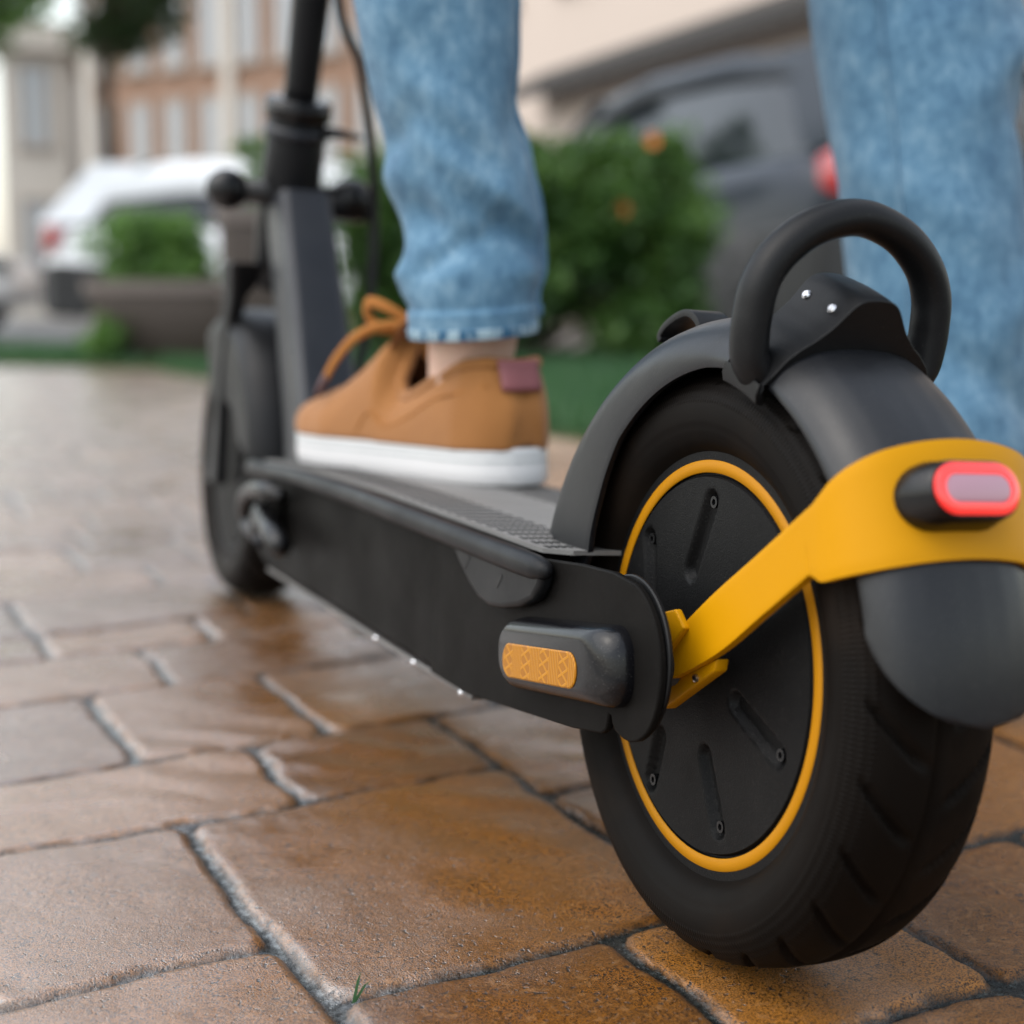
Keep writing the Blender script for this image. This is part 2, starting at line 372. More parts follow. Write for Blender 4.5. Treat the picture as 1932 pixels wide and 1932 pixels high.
def build_pavement():
    # graded fan of vertices: dense near the camera, widening and coarsening with distance
    ys = [-.62]
    while ys[-1] < 7.9:
        y = ys[-1]; d = max(.35, y+.62)
        ys.append(y+(.0030 if -.35 < y < .55 else .0030*max(1, (d/1.0))**1.35 if y >= .55 else .008))
    ys = np.array(ys); nx = 560
    s = np.linspace(-1, 1, nx)
    s = np.sign(s)*(.62*np.abs(s)+.38*np.abs(s)**3)
    Y = np.repeat(ys[:, None], nx, 1)
    half = .80+.30*np.clip(Y+.3, 0, None)+.02*np.clip(Y, 0, None)**2
    X = -.05+.05*np.clip(Y, 0, None)*0+s[None, :]*half
    x = X.ravel(); y = Y.ravel()
    # organic edges
    wx = .0065*fbm(x*22, y*22, 4)+.010*fbm(x*7+40, y*7, 3); wy = .0065*fbm(x*22+90, y*22+13, 4)+.010*fbm(x*7, y*7+70, 3)
    u = x+.04*(y-.25)+wx*1.6; v = y-.16*x+wy*1.6
    dist = np.full(x.shape, -.02); tone = np.zeros(x.shape); hgt = np.zeros(x.shape); tx = np.zeros(x.shape)
    order = np.argsort(v); vs = v[order]
    r = random.Random(11)
    for (a, b, c, d) in paver_list():
        i0, i1 = np.searchsorted(vs, [c, d]); idx = order[i0:i1]
        uu = u[idx]; m = (uu > a) & (uu < b); idx = idx[m]
        rt = r.random(); rh = r.uniform(-.0012, .0012); sx = r.uniform(-.010, .010); sy = r.uniform(-.010, .010)
        if len(idx) == 0: continue
        cu, cv = (a+b)/2, (c+d)/2; rad = .011; g = .0023
        qx = np.abs(u[idx]-cu)-((b-a)/2-g-rad); qy = np.abs(v[idx]-cv)-((d-c)/2-g-rad)
        sd = np.minimum(np.maximum(qx, qy), 0)+np.hypot(np.maximum(qx, 0), np.maximum(qy, 0))-rad
        dist[idx] = -sd; tone[idx] = rt
        hgt[idx] = rh+sx*(u[idx]-cu)+sy*(v[idx]-cv)
    e = np.clip((dist-.0002)/.0050, 0, 1); prof = 1-(1-e)**2.6
    joint = np.clip(dist/.0016, 0, 1); joint = joint*joint*(3-2*joint); edge = np.clip(1-(dist-.0025)/.0035, 0, 1)
    und = .0030*fbm(x*9+5, y*9, 3)+.0022*fbm(x*26, y*26+3, 3)*prof
    # soft hand-pressed ripples on some stones
    rip = .0011*np.sin((x*.8+y*1.1)*95+9*fbm(x*10, y*10, 3))*np.clip(fbm(x*6+31, y*6, 2)*5, 0, 1)
    mort = .0016*fbm(x*120, y*120, 3)
    z = -.0040+.0040*prof+(hgt*.8+und+rip)*prof+mort*(1-prof)
    far = np.clip((y-2.5)/3, 0, 1); z = z*(1-.3*far)
    # flat where the wheels stand
    for (px, py) in ((0, 0), (.0, .90)):
        k = np.exp(-((x-px)**2+(y-py)**2)/.0025); z = z*(1-k)
    z = z-.0008
    me = bpy.data.meshes.new('pavement'); n = len(x); ny = len(ys)
    me.vertices.add(n); me.vertices.foreach_set('co', np.stack([x, y, z], 1).ravel().astype(np.float32))
    ii = (np.arange(ny-1)[:, None]*nx+np.arange(nx-1)[None, :]).ravel()
    q = np.stack([ii, ii+1, ii+1+nx, ii+nx], 1); nf = len(q)
    me.loops.add(nf*4); me.loops.foreach_set('vertex_index', q.ravel().astype(np.int32))
    me.polygons.add(nf); me.polygons.foreach_set('loop_start', (np.arange(nf)*4).astype(np.int32)); me.polygons.foreach_set('loop_total', np.full(nf, 4, np.int32))
    me.polygons.foreach_set('use_smooth', np.ones(nf, bool))
    for nm, arr in (('joint', joint), ('tone', tone), ('edge', edge)):
        at = me.attributes.new(nm, 'FLOAT', 'POINT'); at.data.foreach_set('value', arr.astype(np.float32))
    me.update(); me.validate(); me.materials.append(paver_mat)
    o = bpy.data.objects.new('pavement', me); col.objects.link(o); tag(o, kind='structure')
build_pavement()

asphalt = Mat('asphalt')
asphalt = asphalt.set(col=asphalt.mix(asphalt.noise(3, 6), (.05, .05, .052), (.09, .088, .085)), rough=.45, nrm=asphalt.bump(asphalt.noise(60, 4), .4, .01))
tag(obj('ground', [(-300, -300, -.035), (300, -300, -.035), (300, 400, -.035), (-300, 400, -.035)], [(0, 1, 2, 3)], asphalt), kind='structure')
# lawn: soil sheet with a flat top, and the blades on it
soil = plastic('lawn soil', (.035, .055, .022), .95, spec=.1)
LAWN = [[(1.10, -.6), (1.02, 2.45), (.80, 6.2), (3.15, 5.6), (3.15, -.6)], [(-7, 8.0), (-1.5, 7.2), (.26, 6.72), (.80, 6.2), (3.15, 5.6), (3.15, 7.9), (.4, 9.3), (-7, 9.9)]]
for k, P in enumerate(LAWN):
    o = obj('lawn', *loft([[(x, y, -.034) for x, y in P], [(x, y, .012+.002*k) for x, y in P]]), soil, smooth=False); tag(o, kind='structure')
def in_poly(x, y, P):
    c = np.zeros(x.shape, bool); n = len(P)
    for i in range(n):
        x0, y0 = P[i]; x1, y1 = P[(i+1) % n]
        k = ((y0 > y) != (y1 > y)); c ^= k & (x < (x1-x0)*(y-y0)/(y1-y0+1e-12)+x0)
    return c
def blades():
    R = np.random.RandomState(5); pts = []
    for P, n in ((LAWN[0], 42000), (LAWN[1], 42000)):
        a = np.array(P); x = R.uniform(a[:, 0].min(), a[:, 0].max(), n); y = R.uniform(a[:, 1].min(), a[:, 1].max(), n); m = in_poly(x, y, P)
        pts.append(np.stack([x[m], y[m]], 1))
    p = np.concatenate(pts); n = len(p); an = R.rand(n)*2*PI; h = R.uniform(.03, .075, n); wd = R.uniform(.004, .008, n); lean = R.uniform(0, .04, n); la = R.rand(n)*2*PI
    V = np.zeros((n, 3, 3)); V[:, 0, 0] = p[:, 0]-np.cos(an)*wd; V[:, 0, 1] = p[:, 1]-np.sin(an)*wd; V[:, 1, 0] = p[:, 0]+np.cos(an)*wd; V[:, 1, 1] = p[:, 1]+np.sin(an)*wd
    V[:, :2, 2] = .01; V[:, 2, 0] = p[:, 0]+lean*np.cos(la); V[:, 2, 1] = p[:, 1]+lean*np.sin(la); V[:, 2, 2] = .012+h
    return V.reshape(-1, 3), np.arange(n*3).reshape(-1, 3)
def fast_mesh(name, V, F, m, parent=None):
    me = bpy.data.meshes.new(name); n = len(V); k = F.shape[1]; nf = len(F)
    me.vertices.add(n); me.vertices.foreach_set('co', V.ravel().astype(np.float32))
    me.loops.add(nf*k); me.loops.foreach_set('vertex_index', F.ravel().astype(np.int32))
    me.polygons.add(nf); me.polygons.foreach_set('loop_start', (np.arange(nf)*k).astype(np.int32)); me.polygons.foreach_set('loop_total', np.full(nf, k, np.int32))
    me.update(); me.validate(); me.materials.append(m)
    o = bpy.data.objects.new(name, me); col.objects.link(o)
    if parent: o.parent = parent
    return o
def leafmat(name, a, b, c, sc_=5, rough=.5):
    m = Mat(name); n = m.noise(sc_, 3, .7); n2 = m.noise(60, 2)
    f = m.math('ADD', m.math('MULTIPLY', n, .5), m.math('MULTIPLY', n2, .5))
    m.set(col=m.ramp(f, [(.36, a), (.5, b), (.64, c)]), rough=rough, spec=.4)
    tr = m.t.nodes.new('ShaderNodeBsdfTranslucent'); mx = m.t.nodes.new('ShaderNodeMixShader'); mx.inputs[0].default_value = .3
    tr.inputs['Color'].default_value = (*[min(1, 1.3*x) for x in c], 1)
    out = m.t.nodes['Material Output']; m.link(m.b.outputs[0], mx.inputs[1]); m.link(tr.outputs[0], mx.inputs[2]); m.link(mx.outputs[0], out.inputs['Surface'])
    return m.m
grass_mat = leafmat('grass blades', (.018, .060, .022), (.030, .090, .034), (.055, .13, .045), 2)
tag(fast_mesh('grass', *blades(), grass_mat), 'short green grass on the verge beside the wet paving', 'grass', kind='stuff')

# ------------------------------------------------------------------ the scooter
LEAN = .058609
root = empty('electric_scooter', (0, 0, 0), (0, LEAN, 0))
tag(root, 'black electric scooter with yellow fender bracket and ring handle on its rear fender', 'scooter')
R = .127; HW = .033

def build_tyre(parent, cy):
    n = 600; prof = []; svals = []
    # half profile from bead to crown: (x, r)
    pts = smooth_path([(-.0245, .0905, 0), (-.0285, .0945, 0), (-.0318, .101, 0), (-.0330, .108, 0), (-.0318, .1145, 0), (-.0278, .1205, 0), (-.0200, .1248, 0), (-.0100, .1266, 0), (0, .127, 0)], 5)
    prof = [(p.x, p.y) for p in pts]; prof = prof+[(-x, r) for x, r in prof[-2::-1]]
    prof = [(-.018, .086)]+prof+[(.018, .086)]
    m = len(prof); L = [0]
    for i in range(1, m): L.append(L[-1]+math.hypot(prof[i][0]-prof[i-1][0], prof[i][1]-prof[i-1][1]))
    V = []; uvs = []; band = []
    for k in range(n):
        a = 2*PI*k/n
        for i, (x, r) in enumerate(prof):
            rr = r; b = 0
            if r > .1165:
                e = abs(x)/.0278
                # slanted curved tread grooves
                ph = (a*26/(2*PI)+(.55 if x > 0 else .05)+.85*e**1.4) % 1
                gr = max(0, 1-abs(ph-.5)/.09) if e > .16 else 0
                rr -= .0034*min(1, gr*1.8)*min(1, (e-.16)*6)*min(1, max(0, (1.06-e)*6))
                if abs(x) < .0030: rr -= .0022
            if .1115 < r < .1165 and abs(x) > .025: b = 1
            if .1165 <= r < .1232: b = .8
            if abs(r-.101) < .001: rr += .0006
            V.append((x, cy+rr*math.cos(a), R+rr*math.sin(a))); band.append(b); uvs.append((a*R/.0022, L[i]/.0040))
    F = []
    for k in range(n):
        k2 = (k+1) % n
        for i in range(m-1): F.append((k*m+i, k*m+i+1, k2*m+i+1, k2*m+i))
    o = obj('tyre', V, F, tyre_mat, parent)
    at = o.data.attributes.new('band', 'FLOAT', 'POINT'); at.data.foreach_set('value', band)
    uvl = o.data.uv_layers.new(name='UVMap'); lv = [0]*len(o.data.loops); o.data.loops.foreach_get('vertex_index', lv)
    flat = []
    for vi in lv: flat += uvs[vi]
    uvl.data.foreach_set('uv', flat)
    # wrap of the last segment: keep coordinates increasing
    for p in o.data.polygons:
        us = [uvl.data[l].uv[0] for l in p.loop_indices]
        if max(us)-min(us) > 100:
            for l in p.loop_indices:
                if uvl.data[l].uv[0] < 100: uvl.data[l].uv[0] += 2*PI*R/.0022
    return o

SLOTS = [(.0150, .0380, .0025, .0690), (.0490, .0190, .0545, .0460), (-.0285, -.0102, -.0615, -.0231), (-.0076, -.0385, -.0215, -.0650), (.0320, -.0405, .0381, -.0620), (-.0290, .0240, -.0545, .0410), (.0400, -.0080, .0690, -.0130)]
def build_wheel(name, cy, detailed=True):
    # hub motor body: cover slightly domed, slots pressed into the left cover
    n = 300; rings_r = [.0905, .0885, .0872, .0868, .0866, .0816, .0812, .0806, .0795]+list(np.linspace(.078, .004, 70))
    def face(sgn):
        V = []; F = []; m = len(rings_r)
        slots = SLOTS
        for k in range(n):
            a = 2*PI*k/n
            for r in rings_r:
                x = .0225
                if r > .0869: x = .0225+.002
                elif r >= .0815: x = .0245
                elif r > .0800: x = .0228
                else: x = .0252+.0006*(1-(r/.08)**2)
                if detailed and r < .0775:
                    py, pz = r*math.cos(a), r*math.sin(a)
                    for (y0, z0, y1, z1) in slots:
                        wd = .0044; ey, ez = y1-y0, z1-z0; tt = max(0, min(1, ((py-y0)*ey+(pz-z0)*ez)/(ey*ey+ez*ez)))
                        dd = math.hypot(py-y0-tt*ey, pz-z0-tt*ez)
                        if dd < wd*1.35:
                            t = min(1, (wd*1.35-dd)/(wd*.75)); x -= .0038*t*t*(3-2*t)
                V.append((sgn*x, cy+r*math.cos(a), R+r*math.sin(a)))
        for k in range(n):
            k2 = (k+1) % n
            for i in range(m-1): F.append((k*m+i, k*m+i+1, k2*m+i+1, k2*m+i))
        F.append(tuple(k*m+m-1 for k in range(n)))
        return V, F
    body = lathe_x([(-.0245, .0905), (.0245, .0905)], 96, cy, R)
    o = obj(name, *join(face(-1), face(1), body), hub_black, root, sharp=35)
    build_tyre(o, cy)
    for s in (-1, 1):
        obj('rim_stripe', *lathe_x([(s*.0244, .0869), (s*.0249, .0866), (s*.0249, .0817), (s*.0244, .0814)], 200, cy, R), yellow_ring if detailed else black_satin, o)
    if detailed:
        for sl in SLOTS:
            y, z = cy+sl[2], R+sl[3]
            h = [(-.0243, y+.0026*math.cos(t), z+.0026*math.sin(t)) for t in np.linspace(0, 2*PI, 17)[:-1]]
            h2 = [(-.0243, y+.0014*math.cos(t), z+.0014*math.sin(t)) for t in np.linspace(0, 2*PI, 17)[:-1]]
            h3 = [(-.0228, y+.0012*math.cos(t), z+.0012*math.sin(t)) for t in np.linspace(0, 2*PI, 17)[:-1]]
            h0 = [(-.0215, p[1], p[2]) for p in h]
            obj('screw', *loft([h0, h, h2, h3]), gloss_black, o, smooth=False)
    return o
rear = build_wheel('rear_wheel', 0.0)
FY = .90
front = build_wheel('front_wheel', FY, False)
obj('axle', *lathe_x([(-.064, .0005), (-.064, .009), (.064, .009), (.064, .0005)], 24, 0, R), gloss_black, rear)

# fenders ------------------------------------------------------------
def fender_r(t):                                  # crown profile, t = |x|/W
    pts = [(0, .1490), (.3, .1485), (.55, .1466), (.75, .1432), (.9, .1385), (1.0, .1322)]
    for (a, ra), (b, rb) in zip(pts[:-1], pts[1:]):
        if t <= b: k = (t-a)/(b-a); return ra+(rb-ra)*k
    return pts[-1][1]
def fender(name, cy, a0, a1, skirt, wide, parent, m, tongue=160, lip=.003, R0=0):
    rings = []; N = 150
    for i in range(N+1):
        ph = a0+(a1-a0)*i/N; a = math.radians(ph); W = wide(ph); re = skirt(ph)
        sm = 1.0
        if ph > tongue: sm = math.sqrt(max(0.0004, 1-((ph-tongue)/(a1-tongue+.01))**2))
        prof = [(t*W, fender_r(t)) for t in np.linspace(0, 1, 15)]
        e0 = prof[-1][1]
        prof += [(W+.0006*math.sin(PI*k/4), e0+(re-e0)*k/4) for k in range(1, 5)]
        L = [0]
        for j in range(1, len(prof)): L.append(L[-1]+math.hypot(prof[j][0]-prof[j-1][0], prof[j][1]-prof[j-1][1])+1e-9)
        xs = [p[0] for p in prof]; rs = [p[1] for p in prof]
        half = [(float(np.interp(s, L, xs)), float(np.interp(s, L, rs))) for s in np.linspace(0, sm*L[-1], 22)]
        full = [(-x, r) for x, r in half[::-1]]+half[1:]
        rings.append([(x, cy+(r+R0)*math.cos(a), R+(r+R0)*math.sin(a)) for x, r in full])
    V, F = loft(rings, closed=False, caps=False)
    o = obj(name, V, F, m, parent); solid(o, lip, 1 if False else -1); bev(o, .0008, 2, 60); return o
def rear_skirt(ph): return float(np.interp(ph, [14, 23, 38, 55, 77, 92, 110, 180], [.090, .090, .0985, .1105, .1195, .1255, .1300, .1310]))
def rear_wide(ph): return float(np.interp(ph, [14, 30, 60, 95, 180], [.0425, .0420, .0395, .0368, .0362]))
rf = fender('rear_fender', 0, 17, 176.5, rear_skirt, rear_wide, root, black_fender)
# hook tab on top of the fender front
hk = smooth_path([(0, .0500, .2655), (0, .0555, .2725), (0, .0640, .2760), (0, .0740, .2750), (0, .0860, .2705), (0, .0925, .2655), (0, .0915, .2630)], 4)
rings = []
for i, p in enumerate(hk):
    t = (hk[min(i+1, len(hk)-1)]-hk[max(i-1, 0)]).normalized(); nv = Vector((0, -t.z, t.y)); w_ = .0090-.002*(i/len(hk))
    rings.append([p+Vector((x*w_, 0, 0))+nv*s for x, s in ((-1, .0016), (1, .0016), (1, -.0016), (-1, -.0016))])
o = obj('hook', *loft(rings), black_satin, rf); bev(o, .0012, 2)

# ring handle: saddle over the fender with a raised hump, and the hoop
def sad_r(x):
    t = abs(x)/.0365; base = fender_r(min(t, 1))+.0034
    if t > 1: base = .1322+.0034-(abs(x)-.0365)*2.2
    hump = .0172/(1+(abs(x)/.0150)**4.2)
    return base+hump
rings = []; xs = np.linspace(-.0400, .0400, 61)
for ph in np.linspace(101.5, 114.0, 9):
    a = math.radians(ph); k = (ph-108)/7.5; fall = 1-.0*k*k
    out = [(x, sad_r(x)) for x in xs]
    inn = [(x*.97, (fender_r(min(abs(x)/.0368, 1))-.0008)) for x in xs[::-1]]
    side_r = [(.0412, .1320), (.0416, .1270), (.0404, .1234), (.0372, .1228)]
    ring = out+side_r+inn+[(-a_, b_) for a_, b_ in side_r[::-1]]
    rings.append([(x, r*math.cos(a), R+r*math.sin(a)) for x, r in ring])
hd = obj('ring_handle', *loft(rings), black_rubber, root, sharp=50); bev(hd, .0013, 3, 50)
def hoop_pt(x, z): return (x, -.0425-.12*(z-.25), z)
hp = [(-.0345, .2500), (-.0385, .2545), (-.0408, .2590), (-.0418, .2670), (-.0418, .2745), (-.0405, .2855), (-.0350, .2965), (-.0245, .3062), (-.0125, .3118), (0, .3140)]
hp = hp+[(-x, z) for x, z in hp[-2::-1]]
path = smooth_path([hoop_pt(*q) for q in hp], 7)
rad = []
for p in path:
    rad.append(.0073)
obj('hoop', *tube(path, rad, 20, flat=((0, 1, .12), 1.22)), black_rubber, hd)
for (y, z) in ((-.0393, .2823), (-.0574, .2769)):
    c = Vector((-.0125, y, z)); nrm = Vector((-.80, -.18, .57)).normalized(); u = Vector((0, 1, .3)); u = (u-u.dot(nrm)*nrm).normalized(); v = nrm.cross(u)
    def disc(r, h, n=18, ex=1): return [c+u*r*math.cos(t)*ex+v*r*math.sin(t)+nrm*h for t in np.linspace(0, 2*PI, n+1)[:-1]]
    hl = obj('bolt_recess', *loft([disc(.0036, -.002), disc(.0036, .0008), disc(.003, .0009)]), dark_hole, hd, smooth=False)
    obj('bolt', *loft([disc(.0020, -.001), disc(.0020, .0024), disc(.0013, .0031)]), steel, hl, smooth=False)

# yellow bracket -----------------------------------------------------
bt = [(-.042, 0.0010, .1185), (-.042, -.0403, .1400), (-.042, -.0700, .1607), (-.042, -.0965, .1795), (-.042, -.0995, .1816), (-.0421, -.1030, .1815), (-.0420, -.1075, .1805),
      (-.0410, -.1150, .1830), (-.0370, -.1225, .1860), (-.0290, -.1290, .1890), (-.0160, -.1330, .1915), (0, -.1345, .1925)]
tp = [(-.042, .0025, .1346), (-.042, -.0330, .1618), (-.042, -.0640, .1830), (-.042, -.0890, .2005), (-.042, -.0940, .2040), (-.0420, -.0985, .2072), (-.0418, -.1020, .2110),
      (-.0405, -.1075, .2178), (-.0360, -.1130, .2240), (-.0280, -.1170, .2286), (-.0150, -.1195, .2318), (0, -.1203, .2330)]
bt = bt+[(-x, y, z) for x, y, z in bt[-2::-1]]; tp = tp+[(-x, y, z) for x, y, z in tp[-2::-1]]
B_ = [bt[0]]; T_ = [tp[0]]
Bs = smooth_path(bt, 5); Ts = smooth_path(tp, 5)
rings = [[b+(t-b)*k/7 for k in range(8)] for b, t in zip(Bs, Ts)]
yb = obj('fender_bracket', *loft(rings, closed=False, caps=False), yellow, root); solid(yb, .0042, 0); bev(yb, .0011, 3, 50)
for s in (-1, 1):
    o = obj('bracket_foot', *prism_x([(.0010, .1190), (-.0354, .1372), (-.0345, .1318), (.0045, .1065)], s*.0405, s*.034), yellow, yb); bev(o, .001, 2)
    c = Vector((s*.0410, -.0215, .1262)); rr_ = [[(c.x+s*h, c.y+q*math.cos(t), c.z+q*math.sin(t)) for t in np.linspace(0, 2*PI, 15)[:-1]] for h, q in ((-.001, .0017), (.0008, .0017), (.0012, .0010))]
    obj('bolt', *loft(rr_), steel, o, smooth=False)
o = obj('bracket_tab', *prism_x([(.0050, .1480), (-.0110, .1530), (-.0190, .1465), (-.0060, .1330)], -.0470, -.0435), yellow, yb); bev(o, .001, 3)

# tail lamp on the bracket
lc = Vector((-.0075, -.1275, .2132)); ln = Vector((0, -.945, .327)).normalized(); lu = Vector((1, 0, 0)); lv = ln.cross(lu) * -1
def lamp_ring(hw, hh, h, dx=0): return [lc+lu*(a+dx)+lv*b+ln*h for a, b in stadium(0, 0, hw, hh, 12)]
tl = obj('tail_lamp', *loft([lamp_ring(.0212, .0122, -.006), lamp_ring(.0212, .0122, .0035), lamp_ring(.0206, .0116, .0052), lamp_ring(.0192, .0102, .0135), lamp_ring(.0185, .0096, .0142)]), gloss_black, root, sharp=40)
obj('lamp_ring', *loft([lamp_ring(.0178, .0090, .0130), lamp_ring(.0178, .0090, .0152), lamp_ring(.0168, .0080, .0160), lamp_ring(.0140, .0052, .0160), lamp_ring(.0140, .0052, .0135)]), lamp_red, tl, sharp=50)
obj('lamp_lens', *loft([lamp_ring(.0138, .0050, .0130), lamp_ring(.0138, .0050, .0156), lamp_ring(.0120, .0034, .0162)]), lamp_lens, tl, sharp=50)

# deck ---------------------------------------------------------------
def ztop(y): return float(np.interp(y, [0, .1, .35, .5, .60, .68], [.161, .160, .1605, .1575, .1530, .1480]))
def zbot(y): return float(np.interp(y, [.1, .17, .6, .68], [.084, .0752, .0735, .086]))
sta = [.115, .16, .22, .3, .38, .46, .54, .60, .64, .665, .68]
rings = []
for y in sta:
    w_ = .066 if y < .62 else .066-.16*(y-.62)
    zt, zb = ztop(y), zbot(y)
    rings.append([(-w_, y, zt), (-w_, y, zb+.004), (-w_+.006, y, zb), (w_-.006, y, zb), (w_, y, zb+.004), (w_, y, zt)])
dk = obj('deck', *loft(rings), deck_metal, root, sharp=30); bev(dk, .0015, 2)
# arm plates beside the rear wheel
pl = [(.22, .1595), (.083, .1597), (.0407, .1637), (.0100, .1652), (.0020, .1655)]
for t in np.linspace(74, -34, 26): pl.append((-.0365*math.cos(math.radians(t))*1.0-.0 if False else -.0002-.0365*math.cos(math.radians(t)), .1285+.0365*math.sin(math.radians(t))))
pl += [(-.0265, .1040), (-.0215, .1008), (-.0155, .0988), (-.0090, .0984), (-.0030, .0996), (.0012, .1020), (.0030, .1055), (.0050, .1055), (.0066, .0985), (.0110, .0955), (.0400, .0905), (.1646, .0760), (.22, .0752)]
pl_ = [pl[0], pl[1], pl[2], pl[3]]+pl[5:]
for s in (-1, 1):
    o = obj('arm_plate', *prism_x(pl_, s*.0662, s*.0628), deck_metal, dk, sharp=30); bev(o, .0009, 3, 35)
    obj('seal_disc', *lathe_x([(s*.0627, .001), (s*.0627, .0338), (s*.0622, .0344), (s*.0610, .0344), (s*.0604, .0336), (s*.0600, .032), (s*.0590, .012), (s*.0590, .001)], 96, -.0030, R+.0045), black_rubber, o, sharp=30)
# top cover behind the mat and the grey mat with its raised dots
def strip(xh, y0, y1, up, r, n=40):
    pts = []
    for x, y in rrect(0, (y0+y1)/2, xh, (y1-y0)/2, r, 6): pts.append((x, y))
    return [[(x, y, ztop(y)+up) for x, y in pts]]
rr0 = rrect(0, .375, .0655, .275, .008, 6)
ctop = obj('deck_cover', *loft([[(x, y, ztop(y)-.006) for x, y in rr0], [(x, y, ztop(y)+.0008) for x, y in rr0]]), deck_metal, dk, smooth=False)
def grid_sheet(xh, y0, y1, up, ny=60):
    V = []; F = []; r = .012
    ys = np.linspace(y0, y1, ny)
    for y in ys:
        e = min(y-y0, y1-y); hw_ = xh-(r-math.sqrt(max(0, r*r-(r-e)**2)) if e < r else 0)
        for x in (-hw_, 0, hw_): V.append((x, y, ztop(y)+up))
    for i in range(ny-1):
        for j in range(2): a = i*3+j; F.append((a, a+1, a+4, a+3))
    return V, F
V, F = grid_sheet(.0615, .0830, .640, .0030); nsheet = len(F)
for j in range(36):                                # rows of small pressed slots along both edges of the mat
    y = .0960+j*.0146
    for k in range(9):
        for sg in (-1, 1):
            x = sg*(.0570-k*.0037); b = len(V)
            for (dx, dy) in ((-.0010, -.0030), (.0010, -.0030), (.0010, .0030), (-.0010, .0030)): V.append((x+dx, y+dy, ztop(y+dy)+.0034))
            F.append((b, b+1, b+2, b+3))
me = bpy.data.meshes.new('deck_mat'); me.from_pydata([tuple(v) for v in V], [], F); me.materials.append(grey_mat); me.materials.append(dark_hole)
for q, p in enumerate(me.polygons): p.material_index = 0 if q < nsheet else 1
mat_o = bpy.data.objects.new('deck_mat', me); col.objects.link(mat_o); mat_o.parent = dk; solid(mat_o, .0022)
# side rails with the lobe at the rear
for s in (-1, 1):
    path = [(s*.0715, y, ztop(y)-.0036) for y in [.062, .066, .075]+list(np.linspace(.09, .655, 24))+[.668, .676]]
    path = [(p[0]+(s*-.010*max(0, (p[1]-.60)/.076)), p[1], p[2]) for p in path]
    n_ = len(path); rad = [.0018, .0044, .0058]+[.0062]*(n_-5)+[.0050, .0018]
    rl = obj('side_rail', *tube(path, rad, 16), black_satin, dk)
    lobe = [(.0650, .1580), (.0672, .1490), (.0740, .1415), (.0900, .1355), (.1100, .1310), (.1260, .1293), (.1400, .1312), (.1530, .1362), (.1660, .1432), (.1800, .1525), (.1860, .1580)]
    o = obj('rail_lobe', *prism_x(lobe, s*.0662, s*.0738), black_satin, rl, sharp=30); bev(o, .0028, 4, 35)
    for (y, z) in ((.1560, .1465), (.1130, .1440)):
        q = stadium(y, z, .0048, .0013, 6, 2.3)
        obj('slot', *loft([[(s*.0730, a, b) for a, b in q], [(s*.07405, a, b) for a, b in q]]), dark_hole, rl, smooth=False)
# bottom cover flange with screws
fl = [(-.064, .17, .0735), (-.064, .60, .0715)]
o = obj('bottom_cover', *loft([[(-.0635, y, zbot(y)-.0003), (-.0635, y, zbot(y)-.0034), (.0635, y, zbot(y)-.0034), (.0635, y, zbot(y)-.0003)] for y in (.165, .3, .45, .60)]),
        plastic('grey bottom cover', (.10, .095, .092), .4), dk, smooth=False); bev(o, .0008, 2)
for y in (.1781, .2535, .3237):
    z = zbot(y)-.0017
    obj('screw', *lathe_x([(-.0655, .0005), (-.0653, .0016), (-.0632, .0018)], 14, y, z), steel, o)
# reflector block on the arm plate
tilt = math.radians(-8.5)
def ref_ring(hw, hh, r, x, dc=0): return [(x, y, z) for y, z in rrect(.0405+dc, .1212, hw, hh, r, 7, tilt)]
for s in (-1, 1):
    rb = obj('reflector_housing', *loft([ref_ring(.0560, .0172, .0130, s*.0655), ref_ring(.0562, .0172, .0130, s*.0700), ref_ring(.0552, .0162, .0125, s*.0745, .0005), ref_ring(.0530, .0145, .0115, s*.0780, .002),
        ref_ring(.0495, .0120, .0100, s*.0802, .004), ref_ring(.0460, .0100, .0085, s*.0808, .006)]), housing_black, dk, sharp=50)
    def lens_ring(hw, hh, x): return [(x, y, z) for y, z in rrect(.0468, .1178, hw, hh, hh*.97, 8, tilt)]
    obj('reflector', *loft([lens_ring(.0392, .0078, s*.0800), lens_ring(.0392, .0078, s*.0812), lens_ring(.0386, .0072, s*.0816)]), reflector_mat, rb, sharp=30)
# kickstand folded against the deck on the left
ks = obj('kickstand', *tube(smooth_path([(-.072, .612, .104), (-.080, .612, .116), (-.084, .592, .130), (-.085, .560, .138), (-.083, .530, .140), (-.074, .520, .137)], 5), .0062, 12), gloss_black, root)
obj('stand_foot', *tube([(-.083, .545, .123), (-.0835, .545, .1228), (-.085, .505, .113), (-.086, .478, .1075), (-.0862, .473, .1065)], [.003, .0078, .0080, .0085, .004], 14), gloss_black, ks)
obj('stand_pivot', *tube([(-.062, .560, .110), (-.086, .560, .110), (-.088, .560, .110)], [.011, .011, .006], 16), gloss_black, ks)
obj('stand_spring', *tube([(-.080, .602, .106), (-.082, .545, .101)], .0055, 12), gunmetal, ks)
obj('stand_bracket', *prism_x(rrect(.575, .115, .035, .020, .008), -.066, -.072), deck_metal, ks)

